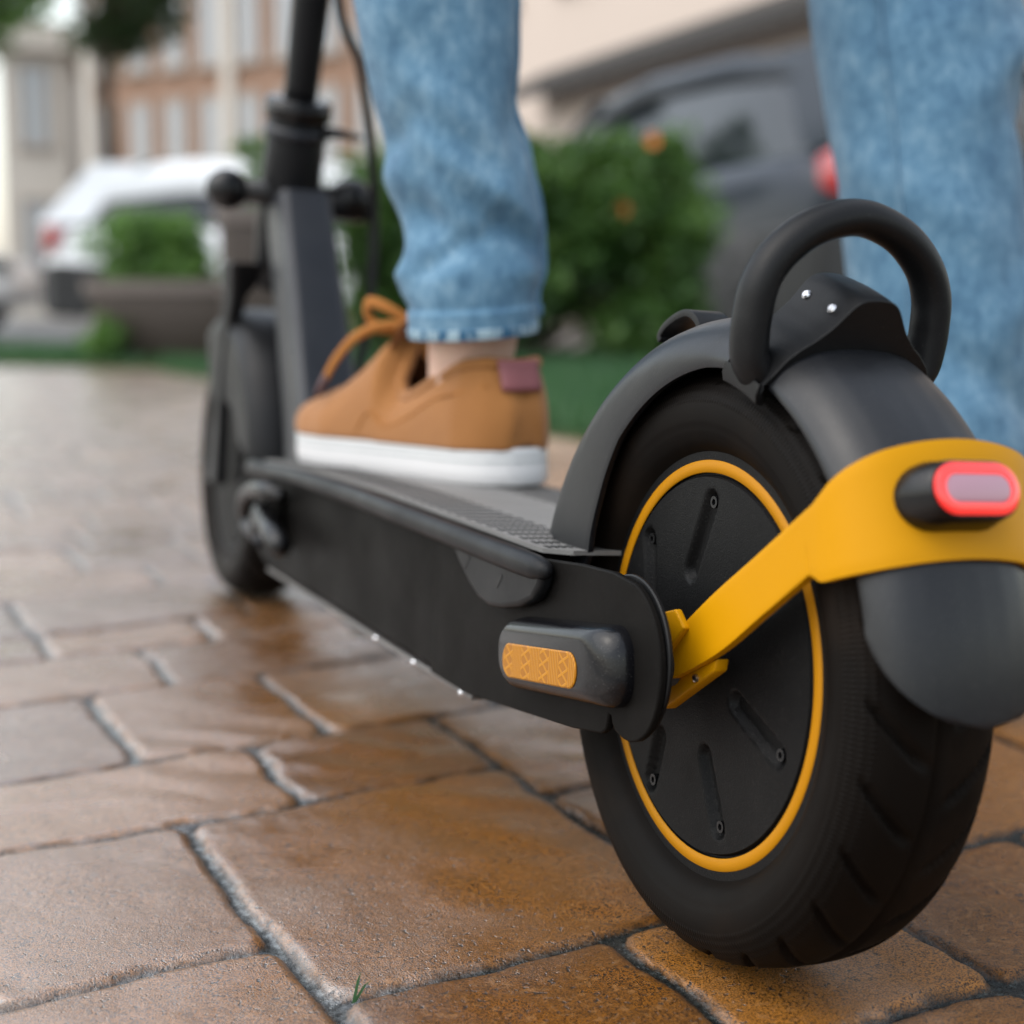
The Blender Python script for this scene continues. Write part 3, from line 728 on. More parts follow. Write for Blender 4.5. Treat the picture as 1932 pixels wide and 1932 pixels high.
# neck, head tube, stem, fork ------------------------------------------
def sect(c, hx, hy, r, tiltv=0):
    c = Vector(c); t = Vector((0, math.cos(tiltv), math.sin(tiltv)))
    return [c+Vector((x, 0, 0))+t*y for x, y in rrect(0, 0, hx, hy, r, 4)]
nk = obj('neck', *loft([sect((0, .655, .135), .030, .030, .008, -.5), sect((0, .69, .19), .026, .030, .008, -.45), sect((0, .74, .28), .024, .030, .008, -.4), sect((0, .792, .368), .023, .030, .008, -.35)]), gunmetal, root, sharp=40)
AX0, AX1 = Vector((0, .846, .30)), Vector((0, .800, .46)); axd = (AX1-AX0).normalized()
def at_axis(z): return AX0+axd*((z-AX0.z)/axd.z)
ht = obj('head_tube', *tube([at_axis(.295), at_axis(.30), at_axis(.36), at_axis(.40), at_axis(.452), at_axis(.456)], [.020, .024, .0275, .027, .026, .024], 24), black_satin, root)
obj('collar', *tube([at_axis(.444), at_axis(.4445), at_axis(.4600), at_axis(.4605)], [.020, .0295, .0295, .020], 24), gloss_black, ht)
obj('clamp_ring', *tube([at_axis(.428), at_axis(.4282), at_axis(.437), at_axis(.4372)], [.022, .0285, .0285, .022], 24), gunmetal, ht)
obj('clamp_lever', *tube([at_axis(.432)+Vector((.02, -.02, 0)), at_axis(.432)+Vector((.034, -.018, .001)), at_axis(.432)+Vector((.058, -.005, .001))], [.006, .0045, .003], 10), gloss_black, ht)
lt = obj('folding_latch', *tube([at_axis(.378)+Vector((-.062, -.005, 0)), at_axis(.378)+Vector((.060, -.005, 0))], .011, 16), gloss_black, root)
ball = [(-.0175*math.cos(t), .0185*math.sin(t)) for t in np.linspace(0, PI, 14)]
for (dx, q) in ((-.058, 1.0), (.056, 1.1)):
    c = at_axis(.378)+Vector((dx, -.005, 0)); obj('latch_knob', *lathe_x([(c.x+x*q*1.1, max(r*q, .0004)) for x, r in ball], 24, c.y, c.z), gloss_black, lt)
obj('latch_block', *box(.030, .072, at_axis(.378).y-.022, at_axis(.378).y+.012, .360, .386), black_satin, lt)
stp = [at_axis(.456), at_axis(.47), at_axis(.56), at_axis(.80), at_axis(1.06)]
st = obj('stem', *tube(stp, [.0150, .0152, .0172, .0175, .017], 24), black_satin, root)
top = at_axis(1.06)
obj('handlebar', *tube(smooth_path([top+Vector((-.25, -.02, .0)), top+Vector((-.12, -.005, .01)), top+Vector((0, 0, .015)), top+Vector((.12, -.005, .01)), top+Vector((.25, -.02, 0))], 5), .014, 14), black_satin, st)
for s in (-1, 1): obj('grip', *tube([top+Vector((s*.14, -.007, .009)), top+Vector((s*.255, -.0205, -.0005))], .0175, 14), black_rubber, st)
cb = smooth_path([top+Vector((.03, -.01, .02)), at_axis(.8)+Vector((.022, -.02, 0)), at_axis(.565)+Vector((.018, -.012, 0)), at_axis(.49)+Vector((.040, -.035, 0)), at_axis(.43)+Vector((.055, -.045, 0)), (.066, .775, .36), (.062, .765, .29), (.045, .74, .21), (.02, .70, .16)], 6)
obj('brake_cable', *tube(cb, .0042, 10), black_rubber, root)
# fork and front fender
fk = obj('fork', *join(*[loft([[(s*(.0395+x), FY+y, R+z) for x, y in rrect(0, 0, .007, .020*k, .006, 4)] for z, y0, k in [(-.02, 0, 1)]]+[[(s*(.0395+x), .885+y*.7, .22) for x, y in rrect(0, 0, .006, .014, .005, 4)], [(s*(.036+x), .868+y*.8, .285) for x, y in rrect(0, 0, .008, .022, .006, 4)], [(s*(.030+x), .850+y, .315) for x, y in rrect(0, 0, .020, .026, .006, 4)]]) for s in (-1, 1)]), black_satin, root, sharp=40)
bev(fk, .002, 2)
ff = fender('front_fender', FY, 66, 176, lambda p: float(np.interp(p, [-25, 30, 60, 90, 120, 150, 176], [.090, .070, .064, .062, .070, .090, .105])), lambda p: .0425, root, black_satin, 158)

# ------------------------------------------------------------------ the rider
person = empty('person', (.18, .36, 0)); PO = Vector((.18, .36, 0))
tag(person, 'person in light blue jeans standing with one tan sneaker on the scooter deck', 'person')
# ankle/heel frame of the left foot (world)
def w2(p): return Vector(p)-PO
def skin_body(name, verts, edges, radii, m, parent, lv=2):
    me = bpy.data.meshes.new(name); me.from_pydata([tuple(w2(v)) for v in verts], edges, []); o = bpy.data.objects.new(name, me); col.objects.link(o); o.parent = parent
    sm = o.modifiers.new('skin', 'SKIN'); sm.use_smooth_shade = True
    for i, r in enumerate(radii):
        sv = me.skin_vertices[0].data[i]; sv.radius = r if isinstance(r, tuple) else (r, r); sv.use_root = (i == 0)
    sub(o, lv); me.materials.append(m); return o
hipL, hipR = Vector((.10, .40, .90)), Vector((.25, .40, .90))
kneeL, kneeR = Vector((.022, .435, .56)), Vector((.355, .385, .50))
ankL, ankR = Vector((.0385, .404, .268)), Vector((.343, .285, .085))
toeL = Vector((.018, .525, .183)); toeR = Vector((.365, .43, .03))
hand = [top+Vector((s*.20, -.013, .02)) for s in (-1, 1)]
bv = [(.175, .40, .96), hipL, kneeL, ankL, (.0375, .430, .209), toeL, hipR, kneeR, ankR, (.338, .31, .05), toeR, (.16, .40, 1.15), (.14, .41, 1.36), (.13, .42, 1.45), (.125, .44, 1.52), (.12, .45, 1.66),
      (-.05, .42, 1.36), (-.13, .50, 1.12), tuple(hand[0]), (.33, .42, 1.36), (.40, .52, 1.12), tuple(hand[1])]
bv.append((.028, .418, .36)); bv.append((.030, .412, .315))
be = [(0, 1), (1, 2), (2, 22), (22, 23), (23, 3), (3, 4), (4, 5), (0, 6), (6, 7), (7, 8), (8, 9), (9, 10), (0, 11), (11, 12), (12, 13), (13, 14), (14, 15), (12, 16), (16, 17), (17, 18), (12, 19), (19, 20), (20, 21)]
br = [.11,   .075, .036, .0350, .0255, .018, .075, .052, .032, .034, .028, .11, .13, .055, .085, .08, .05, .038, .03, .05, .038, .03, .030, .029]
body = skin_body('body', bv, be, br, skin_mat, person)
skin_body('shirt', [(.175, .40, .93), (.16, .40, 1.15), (.14, .41, 1.36), (.13, .42, 1.43), (-.05, .42, 1.36), (-.13, .50, 1.12), (.33, .42, 1.36), (.40, .52, 1.12)],
          [(0, 1), (1, 2), (2, 3), (2, 4), (4, 5), (2, 6), (6, 7)], [.16, .15, .17, .075, .075, .055, .075, .055], shirt_mat, person, 1)

def jeans_leg(name, cen, wid, seed, bunch, folds, hem=True):
    """cen: list of (x, y, z) bottom to top, wid: half widths; folds grow towards the ankle"""
    path = smooth_path(cen, 16); n = len(path); N = 128
    wd = np.interp(np.linspace(0, len(wid)-1, n), range(len(wid)), wid)
    rings = []; RS = np.random.RandomState(seed); o1, o2 = RS.rand(2)*50
    zb = path[0].z
    for i, p in enumerate(path):
        ring = []; h = p.z-zb
        k = bunch*math.exp(-((h-.085)/.085)**2)+.35*bunch*math.exp(-((h-.30)/.12)**2)+.12
        e = min(1, max(0, (h-.020)/.02))
        th = np.linspace(0, 2*PI, N+1)[:-1]
        ax = np.cos(th)*1.6+o1; ay = np.sin(th)*1.6+o2
        sp = np.cos(th-.6)
        f = fbm(ax*.8+h*3, ay*.8+h*5, 2)*.9
        fold = sum(1.3*am*np.exp(-((h-hc-sl*(((th-tc+PI) % (2*PI))-PI))/sg)**2)*np.exp(-((((th-tc+PI) % (2*PI))-PI)/ex_)**2) for tc, hc, sl, sg, ex_, am in folds)
        ridge = 1-np.abs(np.sin((h*34+1.3*np.sin(th+o1)+1.6*fbm(ax*.8, ay*.8+h*4, 2))))**.8
        d = f*.010*e+(ridge-.45)*.0022*k*e+fold*e+.0010*fbm(ax*9, ay*9+h*60, 2)
        if hem and h < .017: d = d+.0022
        r = wd[i]+d
        for t, q in zip(th, r): ring.append(w2((p.x+q*math.cos(t), p.y+q*1.04*math.sin(t), p.z+(.004*math.cos(t-.5) if h < .03 else 0))))
        rings.append(ring)
    return rings
D_ = math.radians                                  # folds: angle round the leg, height over the hem, slope, breadth, reach, depth
FOLDL = [(D_(168), .032, .004, .016, .55, .0095), (D_(225), .050, .020, .010, .80, -.0060), (D_(300), .040, .012, .014, .7, .0045), (D_(205), .074, -.014, .016, .75, -.0085), (D_(265), .096, -.030, .013, .9, .0050),
         (D_(330), .080, -.004, .026, .65, .0045), (D_(285), .068, -.022, .010, .6, -.0050), (D_(160), .100, .0, .022, .45, .0070), (D_(185), .128, .020, .012, .5, -.0045), (D_(250), .140, -.035, .016, .8, .0035),
         (D_(40), .060, .02, .015, .9, .0070), (D_(100), .085, -.02, .015, .9, -.0060), (D_(330), .150, .030, .020, .7, -.0040), (D_(215), .205, .030, .025, .8, .0030)]
FOLDR = [(D_(200), .120, .03, .018, .8, .0050), (D_(270), .165, -.03, .016, .9, -.0055), (D_(310), .235, .04, .020, .7, .0060), (D_(225), .290, -.03, .022, .8, .0050), (D_(330), .330, -.05, .020, .8, -.0060), (D_(300), .395, .05, .022, .8, .0065), (D_(240), .430, .03, .02, .7, -.0045)]
def build_jeans():
    L = jeans_leg('l', [(.0350, .4010, .2600), (.0350, .4030, .285), (.0345, .4080, .330), (.0300, .4160, .385), (.0240, .4250, .44), (.0205, .4330, .50), (.0230, .4370, .58), (.055, .42, .75), (.095, .41, .90)],
                  [.0395, .0425, .0445, .0455, .0495, .0550, .062, .080, .09], 4, 1.0, FOLDL)
    Rr = jeans_leg('r', [(.3430, .2820, .062), (.3440, .2870, .100), (.3470, .3000, .180), (.3540, .3200, .26), (.3600, .3450, .36), (.3640, .3750, .47), (.3600, .3900, .56), (.30, .41, .75), (.245, .41, .90)],
                   [.0500, .0540, .0570, .0600, .0640, .0720, .074, .084, .09], 9, .8, FOLDR)
    pv = loft([[w2((.172+a*math.cos(t), .40+b*math.sin(t), z)) for t in np.linspace(0, 2*PI, 65)[:-1]] for a, b, z in ((.150, .100, .86), (.172, .115, .93), (.165, .115, .99), (.160, .110, 1.02))], caps=False)
    Lm = loft(L, True, False); Rm = loft(Rr, True, False)
    j = obj('jeans', *join(Lm, Rm, pv), denim, person); solid(j, .0016); sub(j, 1)
    # hem bands: the doubled cuff at the left ankle and the right one
    for rings in (L, Rr):
        base = [r for r in rings if True][:7]
        hr = []
        c = sum(base[0], Vector())/len(base[0])
        for r in base: 
            cc = sum(r, Vector())/len(r); hr.append([cc+(p-cc)*1.035 for p in r])
        inner = [[cc_+(p-cc_)*.955 for p in r] for r in (base[6], base[0]) for cc_ in [sum(r, Vector())/len(r)]]
        h_ = obj('hem', *loft(hr+inner+[hr[0]], True, False), denim_hem, j); sub(h_, 1)
    # outer leg seam of the right leg
    ring_i = int(.56*128)
    for rings, ti in ((Rr, int(128*.60)), (L, int(128*.93))):
        pts = []
        for r in rings[8:]:
            c = sum(r, Vector())/len(r); pts.append(c+(r[ti]-c)*1.012)
        obj('seam', *tube(pts, .0022, 6), denim, j)
build_jeans()

# sneaker: built along its own axis (x = across, y = heel to toe, z up)
def sneaker(name_loc, yaw, pitch=0, detailed=True, mirror=1):
    sh = empty('sneaker', w2(name_loc), (pitch, 0, yaw)); sh.parent = person
    L = .292
    def half(t):                                   # half width of the sole on its outer and inner side, t = 0 heel .. 1 toe
        o_ = np.interp(t, [0, .04, .12, .3, .5, .7, .85, .94, .985, 1], [.010, .026, .0345, .036, .040, .0465, .0430, .0310, .0150, .003])
        i_ = np.interp(t, [0, .04, .12, .3, .5, .7, .85, .94, .985, 1], [.010, .026, .0335, .033, .033, .0430, .0420, .0300, .0150, .003])
        return float(o_), float(i_)
    ts = np.concatenate([[0, .012, .03, .06, .1], np.linspace(.14, .9, 26), [.93, .955, .975, .99, 1]])
    def outline(g, z):
        a = []; b = []
        for t in ts:
            o_, i_ = half(t); y = (t-.0)*L; yy = y+(g*(t-.5)*2*.6)
            a.append((-mirror*(o_+g), yy, z(t))); b.append((mirror*(i_+g), yy, z(t)))
        return a+b[::-1]
    def zs(h): return lambda t: h+.014*max(0, (t-.80)/.2)**2
    sole = obj('sole', *loft([outline(-.001, zs(.0)), outline(.0010, zs(.002)), outline(.0008, zs(.0100)), outline(.0006, zs(.0165)), outline(.0006, zs(.0225)), outline(-.0004, zs(.0250)), outline(-.004, zs(.0252))]), white_rubber, sh, sharp=50)
    for zz, m_ in ((.0208, grey_line), (.0160, grey_line)):
        obj('sole_line', *tube([Vector(p) for p in outline(.0006, zs(zz))], .0005, 6, closed=True), m_, sole)
    # upper: two walls that meet over the instep, open at the collar
    def H(t): return float(np.interp(t, [0, .48, .52, .60, .68, .76, .85, .93, .98, 1], [.098, .098, .0905, .0765, .0650, .0575, .0520, .0480, .043, .038]))
    TO = .475
    def rim_z(t): return float(np.interp(t, [0, .03, .1, .2, .3, .37, .415, .445, .475], [.0785, .0800, .0785, .0712, .0600, .0540, .0555, .0690, .0975]))
    def rim_w(t): return float(np.interp(t, [0, .03, .1, .2, .3, .38, .44, .475], [.006, .0195, .0265, .0275, .0270, .0250, .0190, .0]))
    M2 = 17; rings = []; ts2 = np.concatenate([[0, .012, .03, .06], np.linspace(.09, .44, 22), [.455, .475], np.linspace(.495, .92, 24), [.94, .96, .975, .99, 1]])
    for t in ts2:
        o_, i_ = half(t); h0 = .023+.014*max(0, (t-.80)/.2)**2; left = []; right = []
        for k in range(M2):
            q = k/(M2-1)
            for side, wd_, lst in ((-1, o_, left), (1, i_, right)):
                if t < TO:
                    z = h0+(rim_z(t)-h0)*q; x = wd_*(1-.0*q)+(rim_w(t)-wd_)*q**2.4
                    y = t*L+(.011*q*q-.004*math.sin(PI*q))*max(0, 1-t*8)
                else:
                    a = PI/2*q; ex = .62+.12*min(1, (t-TO)/.2); x = wd_*math.cos(a)**ex; z = h0+(H(t)-h0)*math.sin(a)**1.0; y = t*L
                lst.append((mirror*side*x, y, z))
        rings.append(left+right[::-1])
    M_ = 2*M2
    V, F = loft(rings, closed=False, caps=False)
    keep = [f for f in F if not (f[0] % M_ == M2-1 and ts2[f[0]//M_] < TO-.001)]
    up = obj('upper', V, keep+[tuple(range(M_))], canvas, sh); solid(up, .0035, 0); sub(up, 1)
    lft = [Vector((-mirror*rim_w(t), t*L+.011*max(0, 1-t*8), rim_z(t))) for t in ts2 if t <= TO]; rgt = [Vector((mirror*rim_w(t), t*L+.011*max(0, 1-t*8), rim_z(t))) for t in ts2 if t <= TO]
    obj('collar', *tube(smooth_path(lft[::-1]+rgt, 2), .0047, 10), canvas, sh)
    # heel panel seam
    sm = [Vector(rings[int(np.argmin(np.abs(ts2-t)))][int(q)])+Vector((-mirror*.0020, 0, 0)) for t, q in ((.04, 12), (.12, 11.6), (.2, 11), (.3, 9), (.4, 6), (.48, 3), (.54, 1))]
    obj('panel_seam', *tube(smooth_path(sm, 5), .0006, 6), lace_mat, sh)
    # tongue
    tg = [(0, .53*L, .086), (0, .49*L, .098), (0, .455*L, .111), (0, .43*L, .120)]
    rr_ = []
    for i, p in enumerate(tg):
        w_ = (.022, .025, .026, .021)[i]; rr_.append([(p[0]+x*w_, p[1]+.006*abs(x)**2*-1, p[2]-.010*abs(x)**2+s) for x, s in [(-1, .002), (-.5, .002), (0, .002), (.5, .002), (1, .002), (1, -.002), (.5, -.002), (0, -.002), (-.5, -.002), (-1, -.002)]])
    tgo = obj('tongue', *loft(rr_), canvas, sh); sub(tgo, 1)
    # eyelet strip edges, toe seam, heel tab
    if detailed:
        for s in (-1, 1):
            pts = [(s*.015, .70*L, .0605), (s*.017, .62*L, .0715), (s*.019, .55*L, .0815), (s*.0205, .49*L, .0890)]
            obj('eyelet_strip', *tube(smooth_path(pts, 5), .0030, 8), canvas, sh)
        for q in range(5):
            t = .68-.050*q; z = H(t)+.0015; p = [(-.019, (t-.01)*L, z-.003), (-.008, t*L, z+.001), (.008, t*L, z+.001), (.019, (t-.01)*L, z-.003)]
            obj('lace', *tube(smooth_path(p, 4), .0026, 8, flat=((0, -.6, 1), .55)), lace_mat, sh)
        seam = []
        for k in range(3, M_-3):
            i = int(np.argmin(np.abs(ts2-.76))); seam.append(Vector(rings[i][k])*1.0+Vector((0, .012*math.sin(PI*k/(M_-1))-.008, .0012)))
        obj('toe_seam', *tube(seam, .0012, 6), canvas, sh)
        # bow
        b0 = Vector((-.006*mirror, .455*L, .106))
        lp = smooth_path([b0, b0+Vector((-.014, .014, .012)), b0+Vector((-.019, .031, .016)), b0+Vector((-.016, .039, .007)), b0+Vector((-.010, .030, -.003)), b0+Vector((-.002, .012, -.002)), b0], 6)
        obj('lace_bow', *tube(lp, .0042, 10, flat=((1, .2, 0), .30)), lace_mat, sh)
        lp2 = smooth_path([b0, b0+Vector((.020, .014, .010)), b0+Vector((.034, .026, .012)), b0+Vector((.036, .032, .0)), b0+Vector((.024, .022, -.004)), b0], 6)
        obj('lace_bow', *tube(lp2, .0040, 10, flat=((0, 1, .5), .30)), lace_mat, sh)
        le = smooth_path([b0, b0+Vector((-.016, .024, -.002)), b0+Vector((-.027, .040, -.010)), b0+Vector((-.032, .058, -.024)), b0+Vector((-.034, .072, -.038))], 6)
        en = obj('lace_end', *tube(le, .0040, 10, flat=((1, -.3, .3), .32)), lace_mat, sh)
        obj('lace_tip', *tube([le[-1], le[-1]+Vector((-.001, .008, -.009)), le[-1]+Vector((-.002, .013, -.015))], [.0034, .0028, .0022], 8), brown_tip, en)
    tabp = []
    V = []; F = []
    for x in np.linspace(-.0165, .0135, 8):       # cloth tab round the back of the heel
        t = float(np.interp(abs(x), [0, .010, .026], [0, 0, .04]))
        for kk in np.linspace(.70, 1.06, 6):
            V.append(Vector((mirror*x, t*L+.011*min(kk, 1)**2*max(0, 1-t*8)-.0062+.0065*abs(x/.0165)**2*0, .023+(rim_z(t)-.023)*kk)))
    for i in range(7):
        for q in range(5): a = i*6+q; F.append((a, a+1, a+7, a+6))
    o = obj('heel_tab', V, F, maroon, sh); solid(o, .0016, 0)
    return sh
# scooter-local deck height to world for the left shoe
def sw(p):
    c, s = math.cos(LEAN), math.sin(LEAN); return Vector((c*p[0]+s*p[2], p[1], -s*p[0]+c*p[2]))
sneaker(sw((.0455, .357, .1650)), math.radians(11), -.018, True, 1)
sneaker((.337, .240, .003), math.radians(-14), 0, False, -1)

# a grass sprig in the joint near the camera
sp = [( -.1695, .0165), (-.1675, .0185), (-.171, .0150)]
V = []; F = []
for (x, y, dx, dy, h) in ((-.1690, .0165, .004, .002, .008), (-.1685, .0170, .008, .001, .004)):
    b = len(V); V += [(x-.0008, y, -.004), (x+.0008, y, -.004), (x+dx*.6+.0006, y+dy*.6, h*.6), (x+dx*.6-.0006, y+dy*.6, h*.6), (x+dx, y+dy, h)]; F += [(b, b+1, b+2, b+3), (b+3, b+2, b+4)]
tag(obj('grass_sprig', V, F, grass_mat), 'tiny green grass sprig growing in a wet joint between two pavers', 'sprig')

# ------------------------------------------------------------------ background: planters and shrubs
stone = plastic('dark brown planter', (.045, .034, .028), .5, grain=120, bstr=.4)
stone_rim = plastic('grey brown planter rim', (.105, .085, .076), .4, grain=120, bstr=.3)
soil2 = plastic('planter soil', (.03, .022, .015), .95, spec=.1)
def leaves(name, n, blobs, size, m, parent, seed=0):
    R_ = np.random.RandomState(seed); B = np.array(blobs, float); wts = B[:, 3]*B[:, 4]*B[:, 5]; wts = wts/wts.sum()
    k = R_.choice(len(B), n, p=wts); d = R_.normal(size=(n, 3)); d /= np.linalg.norm(d, axis=1)[:, None]; r = R_.rand(n)**.45
    p = B[k, :3]+d*r[:, None]*B[k, 3:6]*(1+.18*R_.normal(size=(n, 1)))
    a = R_.normal(size=(n, 3)); a /= np.linalg.norm(a, axis=1)[:, None]; b = np.cross(a, R_.normal(size=(n, 3))); b /= np.linalg.norm(b, axis=1)[:, None]
    s = size*R_.uniform(.6, 1.3, (n, 1)); nn = np.cross(a, b)
    V = np.stack([p-a*s, p+b*s*.42+nn*s*.12, p+a*s, p-b*s*.42+nn*s*.12], 1).reshape(-1, 3)
    return fast_mesh(name, V, np.arange(n*4).reshape(-1, 4), m, parent)
bush_leaf = leafmat('shrub leaves', (.016, .046, .011), (.036, .096, .018), (.10, .18, .036), 4)
bush_leaf2 = leafmat('light shrub leaves', (.030, .085, .018), (.075, .17, .032), (.15, .27, .06), 4)
tree_leaf = leafmat('tree leaves', (.010, .024, .008), (.024, .048, .014), (.05, .085, .024), 1.5)
bark = plastic('bark', (.06, .045, .035), .9, grain=40, bstr=.6, spec=.15)
flower_mat = plastic('orange flower', (.75, .22, .05), .6)
def planter(name, c, hx, hy, h, yaw, label):
    e = empty(name, (c.x, c.y, 0), (0, 0, yaw)); tag(e, label, 'planter')
    q = lambda s, z: [(x, y, z) for x, y in rrect(0, 0, hx*s, hy*s, .05, 4)]
    obj('tub', *loft([q(.82, .0), q(.86, .02), q(.95, h-.06)]), stone, e, sharp=40)
    o = obj('rim', *loft([q(.97, h-.062), q(1.0, h-.055), q(1.0, h), q(.86, h), q(.86, h-.03)], caps=True), stone_rim, e, sharp=40)
    obj('soil', *loft([q(.85, h-.05), q(.85, h-.03)]), soil2, e, smooth=False)
    return e
def shrub(name, c, blobs, n, size, m, label, stems=5, seed=1, flowers=(), z0=0, cat='shrub', group=None):
    e = empty(name, (c.x, c.y, z0)); tag(e, label, cat, group)
    r = random.Random(seed); parts = []
    for k in range(stems):
        b = blobs[k % len(blobs)]; p = [(r.uniform(-.06, .06), r.uniform(-.06, .06), -.02), (b[0]*.4, b[1]*.4, b[2]*.45), (b[0], b[1], b[2])]
        parts.append(tube(smooth_path(p, 3), [.013, .012, .011, .010, .009, .007, .006], 6))
    obj('stem', *join(*parts), bark, e)
    leaves('foliage', n, blobs, size, m, e, seed)
    for (x, y, z) in flowers:
        pr_ = []
        for k in range(6):
            a = 2*PI*k/6; d = Vector((math.cos(a), 0, math.sin(a))); t = Vector((-math.sin(a), 0, math.cos(a)))
            pr_.append(([(x, y, z), tuple(Vector((x, y-.02, z))+d*.02+t*.015), tuple(Vector((x, y-.025, z))+d*.038), tuple(Vector((x, y-.02, z))+d*.02-t*.015)], [(0, 1, 2, 3)]))
        obj('flower', *join(*pr_), flower_mat, e, smooth=False)
    return e
# local x = across the view, y = away: helper for blob lists
def B(px0, px1, y0, y1, d, depth, n, r, seed, zb=0):
    """blobs that fill a box of a shrub: across w, up h"""
    rr_ = random.Random(seed); out = []; z_lo = (576-y1)/2881.7*d+.279; z_hi = (576-y0)/2881.7*d+.279; w_ = (px1-px0)/2881.7*d
    for k in range(n):
        lx = rr_.uniform(-w_/2+r*.8, w_/2-r*.8); ly = rr_.uniform(-depth/2, depth/2); lz = rr_.uniform(max(z_lo+r*.7, r), z_hi-r*.8)
        v = RH*lx+FH*ly; out.append((v.x, v.y, lz-zb, r*rr_.uniform(.7, 1.25), r*rr_.uniform(.7, 1.25), r*rr_.uniform(.65, 1.1)))
    return out
d1 = 7.0
pA = place(350, d1+.25)
planter('planter', pA, .40, .26, .385, -YAW-.12, 'low dark brown planter with a grey rim left of the scooter stem')
shrub('shrub', place(305, d1+.25), B(175, 430, 395, 560, d1, .35, 26, .11, 3, .36), 5200, .026, bush_leaf2, 'light green shrub growing in the low planter left of the stem', 5, 3, z0=.36)
pB = place(520, 6.4)
planter('planter', pB, .22, .24, .66, -YAW+.1, 'tall brown planter directly behind the scooter stem')
shrub('shrub', place(540, 6.45), B(480, 640, 250, 440, 6.4, .3, 10, .10, 5, .63), 1500, .024, bush_leaf, 'green shrub growing in the tall planter behind the stem', 4, 5, z0=.63)
pC = place(985, 7.0)
fl = []
for (px, py) in ((1213, 275), (1160, 400)):
    v = RH*((px-985)/2881.7*6.75)-FH*.36; fl.append((v.x, v.y, (576-py)/2881.7*6.7+.279))
shrub('hedge_shrub', pC, B(620, 1335, 240, 710, 6.8, .7, 210, .135, 8), 32000, .036, bush_leaf, 'large dense green shrub with two orange flowers behind the rider\'s leg', 14, 8, fl)
shrub('low_shrub', place(205, 6.9), B(165, 245, 590, 700, 6.9, .3, 6, .08, 12), 900, .024, bush_leaf2, 'small low shrub at the foot of the left planter', 3, 12, [])

def tree(c, h_trunk, blobs, n, size, label, seed, m=None):
    e = empty('tree', (c.x, c.y, 0)); tag(e, label, 'tree')
    pts = [(0, 0, -.05), (.02, .01, h_trunk*.5), (0, 0, h_trunk), (.05, .02, h_trunk+.9)]
    parts = [tube(smooth_path(pts, 4), [.085]*2+[.075]*4+[.065]*4+[.05]*3, 10)]
    r = random.Random(seed)
    for b in blobs[:7]: parts.append(tube(smooth_path([(0, 0, h_trunk-.1), (b[0]*.4, b[1]*.4, (h_trunk+b[2])/2), b[:3]], 3), [.04, .036, .03, .026, .022, .016, .01], 6))
    obj('trunk', *join(*parts), bark, e)
    leaves('crown', n, blobs, size, m or tree_leaf, e, seed)
    return e
def crown(rx, rz, zc, n, r, seed):
    rr_ = random.Random(seed); out = []
    while len(out) < n:
        x, y, z = (rr_.uniform(-1, 1) for _ in range(3))
        if x*x+y*y+z*z < 1: out.append((x*rx, y*rx, zc+z*rz, r*rr_.uniform(.7, 1.3), r*rr_.uniform(.7, 1.3), r*rr_.uniform(.6, 1)))
    return out
tree(place(218, 15.5), 2.6, crown(.75, .85, 3.75, 26, .42, 3), 9000, .075, 'slim street tree with a dark round crown behind the white car', 3)
tree(place(-70, 12), 1.9, crown(.60, 1.1, 3.1, 24, .34, 4), 6000, .06, 'light leafy tree cut by the left edge of the picture', 4, bush_leaf2)

